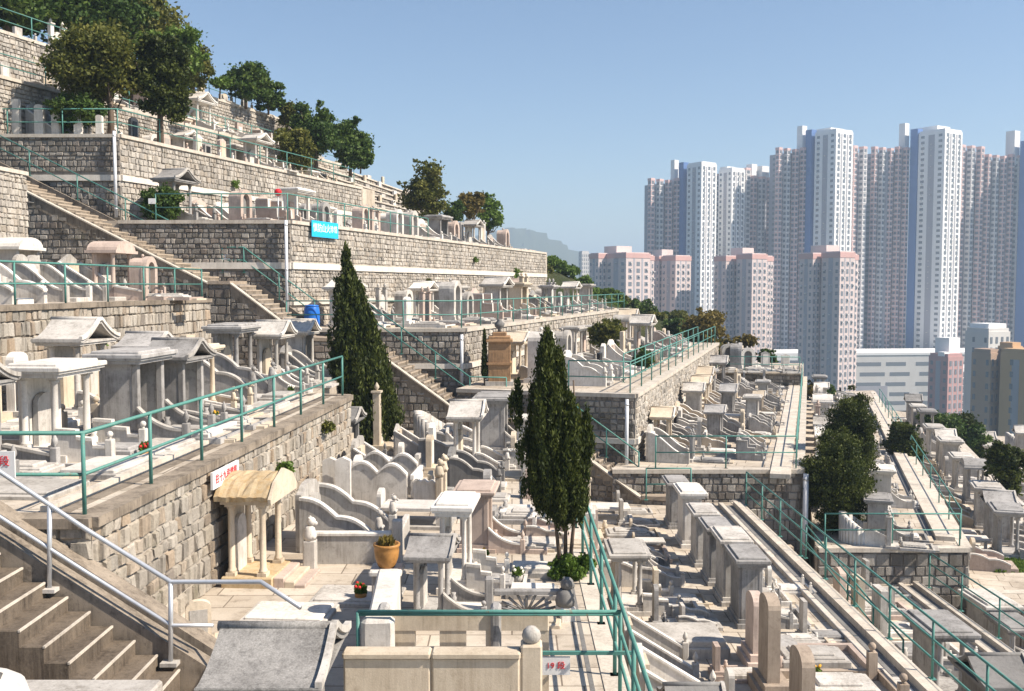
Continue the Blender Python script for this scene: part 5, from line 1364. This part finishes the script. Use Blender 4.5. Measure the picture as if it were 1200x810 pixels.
m_ = MB(); along(m_, (-7.4,10.1), (-5.0,10.1), -2.9, .9, .26, 0, 0, -4.5); o = m_.build('near_stringer', M['coping'], t); o.location = (6.3,-10.3,5)
# galvanised handrail
t = thing('handrail', 'grey galvanised steel handrail with two rails beside the brown steps', 'handrail', (-5.5,11.4,-4))
off = Vector((-5.5,11.4,-4))
def rl(nm, pts, r=.028): m_ = MB(); m_.tube([Vector(p)-off for p in pts], r, 10); m_.build(nm, M['galv'], t)
def PR(u, v, Y=11.45): return at(u, v, Y=Y)
rl('top_rail', [PR(-60,508), PR(0,553), PR(100,620), PR(200,682), PR(306,682), PR(352,712,11.0)])
rl('lower_rail', [PR(-60,565), PR(0,606), PR(100,670), PR(200,733), PR(250,733)], .024)
for (u, v0, v1) in ((58,592,690),(200,682,776)):
    a, b = PR(u, v0), PR(u, v1); rl('post', [a, b], .028)
    m_ = MB(); m_.box(b.x-off.x-.1, b.x-off.x+.1, b.y-off.y-.09, b.y-off.y+.09, b.z-off.z-.03, b.z-off.z+.015); m_.build('foot_plate', M['pale'], t)
# cream slabs leaning near the stair foot
G1('stele','cream',0,-4.3,13.2,ZM,.62,'small cream headstone beside the foot of the handrail', rz=-1.2)
slab('stacked tan slab below the pavilion beside the handrail', -3.7, 13.2, ZM, .9, .8, .18, 'cream', .3)

# ================================================================ TREES
r = random.Random(5)
cypress('slim dark cypress at the end of the left teal railing', (-4.6,30.6,ZM), [(-.55,0,1.9,6.2,.66),(-.40,.05,1.3,5.6,.80),(-.15,0,1.0,5.0,.95),(.10,.1,.4,4.1,1.02),(-.1,-.2,.3,3.6,1.0),(.35,.1,.35,3.0,.85)], 95000, 21, .052, trunk_r=.1)
cypress('large two-tipped cypress with bare trunks in the middle of the picture', (.93,16.75,ZM), [(-.33,0,1.45,4.2,.48),(-.14,.08,1.35,3.9,.46),(.05,-.1,1.3,3.1,.43),(-.40,.05,1.5,3.2,.36),(-.06,-.12,1.2,2.5,.45),(-.24,.1,1.3,2.8,.43),(-.84,0,2.75,3.4,.13),(.34,0,2.1,2.9,.20)], 150000, 22, .029, trunks=((-.26,0),(.0,.08),(.20,-.05)), trunk_r=.04)
def T(label, u, Y, z, u0, u1, v0, v1, n, size, mat, seed, extra=(), name='broadleaf_tree', **k):
    """tree with base at column u, its crown spanning u0..u1 and v0..v1 at distance Y"""
    sc = Y/1150; bx = (u-600)*sc
    cx = ((u0+u1)/2-u)*sc; rx = (u1-u0)/2*sc; zt = at(u, v0, Y=Y).z-z; zb = at(u, v1, Y=Y).z-z
    cz = (zt+zb)/2; rz_ = (zt-zb)/2
    r = random.Random(seed)
    cr = [(cx, 0, cz, rx*.78, rx*.78, rz_*.88)]
    for q in range(5):
        a = 2*math.pi*q/5+r.uniform(0,1); cr.append((cx+rx*.5*math.cos(a), rx*.5*math.sin(a), cz+rz_*r.uniform(-.5,.5), rx*.52, rx*.52, rz_*.5))
    for q in range(9):
        a = 2*math.pi*r.random(); e = r.uniform(-.9, .95); c_ = math.sqrt(max(0, 1-e*e))
        cr.append((cx+rx*.92*c_*math.cos(a), rx*.92*c_*math.sin(a), cz+rz_*.92*e, rx*r.uniform(.14,.26), rx*.2, rz_*r.uniform(.12,.2)))
    return tree(name, label, 'tree', (bx, Y, z), zt, cr, n, size, mat, seed, trunk_r=k.pop('tr', max(.05, .032*zt)), **k)
T('tall dark conifer of the bushy pair at right', 1000, 34.8, ZD3, 966, 1034, 446, 604, 90000, .060, 'leaf_cypress', 23, clumps=150, group='bushy dark conifers at right', name='conifer_tree', csize=.2, up=.6)
T('lower rounded dark conifer of the bushy pair at right, beside the pipe', 980, 31.3, ZD3, 940, 1026, 505, 640, 100000, .055, 'leaf_cypress', 24, clumps=150, group='bushy dark conifers at right', name='conifer_tree', csize=.2, up=.6)
GT = 'trees on the upper hillside'
T('broad olive-green tree at upper left above the tall wall', 135, 39.5, ZA, 58, 168, 22, 128, 26000, .13, 'leaf_olive', 41, clumps=75, limbs=8, group=GT)
T('dense dark oval tree right of the broad olive tree', 192, 40.6, ZA, 160, 230, 30, 140, 30000, .12, 'leaf_cypress', 42, clumps=85, group=GT, limbs=4)
T('bright green bush under the broad olive tree', 98, 38.9, ZA, 60, 130, 108, 152, 9000, .11, 'leaf_dark', 43, name='shrub', group=GT, limbs=2)
T('dark tree crown in the very top left corner', 20, 47, ZU2, -70, 95, -75, 50, 34000, .19, 'leaf_dark', 44, group=GT, clumps=60)
T('dark tree crown at the top edge second from the left', 90, 50, ZU2, 35, 180, -60, 60, 32000, .19, 'leaf_dark', 45, group=GT, clumps=60)
T('tall olive crown at the top edge beside the bare trunk', 140, 54, ZU2, 85, 215, -45, 66, 28000, .19, 'leaf_olive', 46, group=GT, clumps=50)
T('bright green spreading tree on the skyline right of the dark oval tree', 205, 51, ZU2, 165, 250, 28, 88, 15000, .17, 'leaf_bright', 47, group=GT, clumps=45)
T('loose bluish pine on the skyline, left one of two', 292, 58, ZU2, 266, 320, 66, 122, 6500, .17, 'leaf_dark', 48, group=GT, clumps=24, name='pine_tree', csize=.26)
T('loose bluish pine on the skyline, smaller right one of two', 318, 60, ZU2, 303, 338, 90, 132, 4600, .17, 'leaf_dark', 49, group=GT, clumps=16, name='pine_tree')
T('round dark tree above the pagoda roofs on the skyline', 372, 57, ZA, 345, 400, 115, 192, 19000, .15, 'leaf_dark', 50, group=GT, clumps=40)
T('brownish olive tree left of the round dark skyline tree', 345, 53, ZA, 323, 370, 145, 200, 10000, .14, 'leaf_olive', 51, group=GT, clumps=35)
T('dark tree at the right end of the skyline tree group', 412, 60, ZA+1, 386, 438, 134, 200, 17000, .16, 'leaf_dark', 52, group=GT, clumps=36)
T('low dark shrub at the lower right of the skyline tree group', 424, 58, ZA+1, 408, 440, 172, 200, 4500, .14, 'leaf_dark', 53, group=GT, clumps=16, name='shrub', limbs=1)
T('lone dark tree with slender bent trunk above the stepped tiers', 508, 61, ZB, 470, 528, 188, 262, 9500, .15, 'leaf_olive', 54, group=GT, clumps=40, tr=.14)
T('yellow-green tree at the right end of the skyline', 550, 73, ZB+.5, 538, 568, 222, 262, 6000, .17, 'leaf_autumn', 55, group=GT, clumps=22)
T('green tree on the slope right of the yellow-green tree', 572, 75, ZB, 558, 590, 224, 272, 8000, .17, 'leaf_bright', 56, group=GT, clumps=26)
T('round dark bush beside the white plate railing', 192, 37.3, ZB, 168, 216, 218, 262, 12000, .09, 'leaf_dark', 57, name='shrub', clumps=45, limbs=2)
T('small bright bush growing on the wall ledge above the middle graves', 600, 64, .4, 588, 612, 314, 330, 2600, .12, 'leaf_bright', 58, name='shrub', clumps=14, limbs=1)
T('loose grey-green pine among the graves right of centre', 712, 47.5, ZC2, 690, 733, 370, 412, 4200, .13, 'leaf_olive', 59, name='pine_tree', clumps=22)
T('small dense dark bush at the railing right of centre', 752, 42.5, ZC2, 740, 766, 404, 442, 7000, .09, 'leaf_dark', 60, name='shrub', clumps=28, limbs=2)
T('tall olive-brown tree beyond the end of the railing', 825, 67, -6.2, 800, 852, 360, 412, 11000, .17, 'leaf_autumn', 61, clumps=34)
T('olive tree right of the tall olive-brown tree', 868, 68, -6.2, 850, 888, 390, 426, 8000, .17, 'leaf_autumn', 62, clumps=26)
T('small dark pine above the crowded terrace end', 899, 66, -6, 888, 912, 408, 432, 5000, .15, 'leaf_dark', 63, name='pine_tree', clumps=16)
T('dark trees left of the tall olive-brown tree', 792, 72, -5, 776, 812, 370, 398, 6000, .17, 'leaf_dark', 64, clumps=22)
T('dark tree with thin trunk in the lane at right', 1061, 46, ZD4+1.3, 1042, 1084, 486, 550, 19000, .12, 'leaf_cypress', 65, clumps=45)
T('left dark tree of the clump before the brown tower', 1104, 60, ZD5, 1080, 1134, 478, 534, 20000, .15, 'leaf_dark', 66, clumps=40)
T('middle dark tree of the clump before the brown tower', 1130, 61, ZD5, 1106, 1156, 484, 540, 20000, .15, 'leaf_cypress', 67, clumps=40)
T('lowest dark tree of the clump before the brown tower', 1148, 59, ZD5, 1130, 1168, 500, 546, 12000, .15, 'leaf_dark', 68, clumps=26)
T('small dark tree with thin trunk at the right edge', 1184, 38.5, ZD4+.2, 1162, 1210, 512, 586, 20000, .11, 'leaf_cypress', 69, clumps=42)
T('olive bush beyond the crowded terrace end railing', 945, 68, -8.5, 928, 962, 445, 470, 5200, .16, 'leaf_autumn', 70, name='shrub', clumps=20, limbs=1)
T('dark bush before the tallest pink block', 968, 70, -9, 955, 985, 450, 478, 5200, .16, 'leaf_dark', 71, name='shrub', clumps=20, limbs=1)
T('small olive tree filling the gap between the skyline pines and round tree', 338, 61, ZU1, 326, 356, 118, 152, 5200, .14, 'leaf_olive', 81, group=GT, clumps=22)
T('feathery olive tree behind the dark oval tree', 232, 53, ZU2, 205, 256, 50, 104, 9000, .14, 'leaf_olive', 82, group=GT, clumps=34)
T('low green shrub on the skyline wall right of the dark oval tree', 262, 55, ZU2, 250, 276, 86, 106, 2600, .13, 'leaf_bright', 83, group=GT, clumps=12, name='shrub', limbs=1)
T('low dark shrub right of the lone tree', 532, 66, ZB+2, 520, 546, 232, 262, 3200, .14, 'leaf_dark', 84, group=GT, clumps=14, name='shrub', limbs=1)
for i, (X_, Y_, Z_) in enumerate([(bx_(-15.35,45),45,4.6),(bx_(-8.15,49),49,.2),(bx_(-8.15,56),56,1.5),(bx_(-1.4,44),44,-2.3),(xE(19.5)+.12,19.5,-3.7),(xE(23)+.1,23,-3.3),(xF(26)+.1,26,-1.4),(bx_(5.4,47),47,-4.6)]):
    t = thing('wall_plant', 'small tuft of %s growing from %s' % (('green leaves','dry grass')[i % 2], ['the tall upper left wall','the wall right below the banner terrace','the wall far right of the banner','the middle wall above the brown tomb','the warm wall behind the pavilion','the far part of the warm wall','the coursed wall behind the left graves','the wall below the long sloping railing'][i]), 'plant', (X_, Y_, Z_), 0, 'tufts growing from wall joints')
    link('foliage', leaf_mesh('foliage', [(r.uniform(-.02,.14), r.uniform(-.12,.12), r.uniform(-.1,.1), .09,.1,.09) for q in range(6)], 420, .05, ['leaf_bright','leaf_olive'][i % 2], 600+i, fuzz=.3), t)
    MB().tube([(-.1,0,-.05),(.05,0,0)], .01, 5).build('stem', M['bark'], t)
# slope shrubs
r = random.Random(77)
for i in range(34):
    u = 604+ i*9.3 + r.uniform(-4, 4); Y = r.uniform(76, 87); x = (u-600)*Y/1150; z = hill_z(x, Y)
    a = r.uniform(.5, 1.15)
    mt = r.choice(['leaf_bright','leaf_olive','leaf_dark','leaf_bright']) if i < 18 else r.choice(['leaf_olive','leaf_dark'])
    t = thing('shrub', '%s shrub on the slope before the towers, %s from the left' % ({'leaf_bright':'bright green','leaf_olive':'olive green','leaf_dark':'dark green'}[mt], (['first']+ORD[1:])[i]), 'shrub', (x, Y, z-.2), 0, 'shrubs on the green slope')
    bl = [(r.gauss(0,.5)*a, r.gauss(0,.5)*a, a*r.uniform(.3,1.0), .42*a, .42*a, .35*a) for q in range(9)]
    link('foliage', leaf_mesh('foliage', bl, 1500, .16, mt, 300+i), t); MB().tube([(0,0,-.2),(0,0,.7*a)], .06, 6).build('stem', M['bark'], t)
# small plants
t = thing('shrub', 'bright green weeds around the trunk of the large cypress', 'plant', (1.0,16.6,ZM)); link('foliage', leaf_mesh('foliage', [(r.uniform(-.25,.35),r.uniform(-.2,.2),r.uniform(.08,.3),.14,.14,.1) for i in range(14)], 2600, .05, 'leaf_bright', 5, .6), t); MB().tube([(0,0,0),(.05,0,.25)], .01, 5).build('stem', M['bark'], t)
t = thing('shrub', 'bright green weeds at the foot of the ball-topped post', 'plant', (.42,10.3,ZM)); link('foliage', leaf_mesh('foliage', [(r.uniform(-.2,.2),r.uniform(-.1,.1),r.uniform(.08,.4),.1,.1,.1) for i in range(8)], 900, .05, 'leaf_bright', 6, .6), t); MB().tube([(0,0,0),(.03,0,.3)], .01, 5).build('stem', M['bark'], t)
gp = at(1182, 664, z=ZD4); g_ = MB().prism_xy([(gp.x-.8,gp.y-.7),(gp.x+2.2,gp.y-.7),(gp.x+2.2,gp.y+.9),(gp.x-.8,gp.y+.9)], ZD4, ZD4+.03).build('lawn', M['leaf_bright']); tag(g_, kind='structure')
o = link('grass', leaf_mesh('grass', [(gp.x-.5+.45*i, gp.y-.4+.5*j, ZD4+.06, .35,.35,.05) for i in range(7) for j in range(3)], 5000, .06, 'leaf_bright', 8, 1.5)); tag(o, kind='stuff')

# ================================================================ AIR
hz = MB().box(-2950, 2950, -55, 2950, -64, 420).build('haze', None) if False else None
me = MB().box(-5990, 5990, -58, 5100, -64, 165).mesh('haze', [])
hm = bpy.data.materials.new('haze_air'); hm.use_nodes = True; nn = hm.node_tree; nn.nodes.clear()
pv = nn.nodes.new('ShaderNodeVolumePrincipled'); pv.inputs['Color'].default_value = (.62,.80,1,1); pv.inputs['Density'].default_value = .0005; pv.inputs['Anisotropy'].default_value = .1
om = nn.nodes.new('ShaderNodeOutputMaterial'); nn.links.new(pv.outputs[0], om.inputs['Volume'])
me.materials.clear(); me.materials.append(hm)
o = link('haze', me); tag(o, kind='stuff')
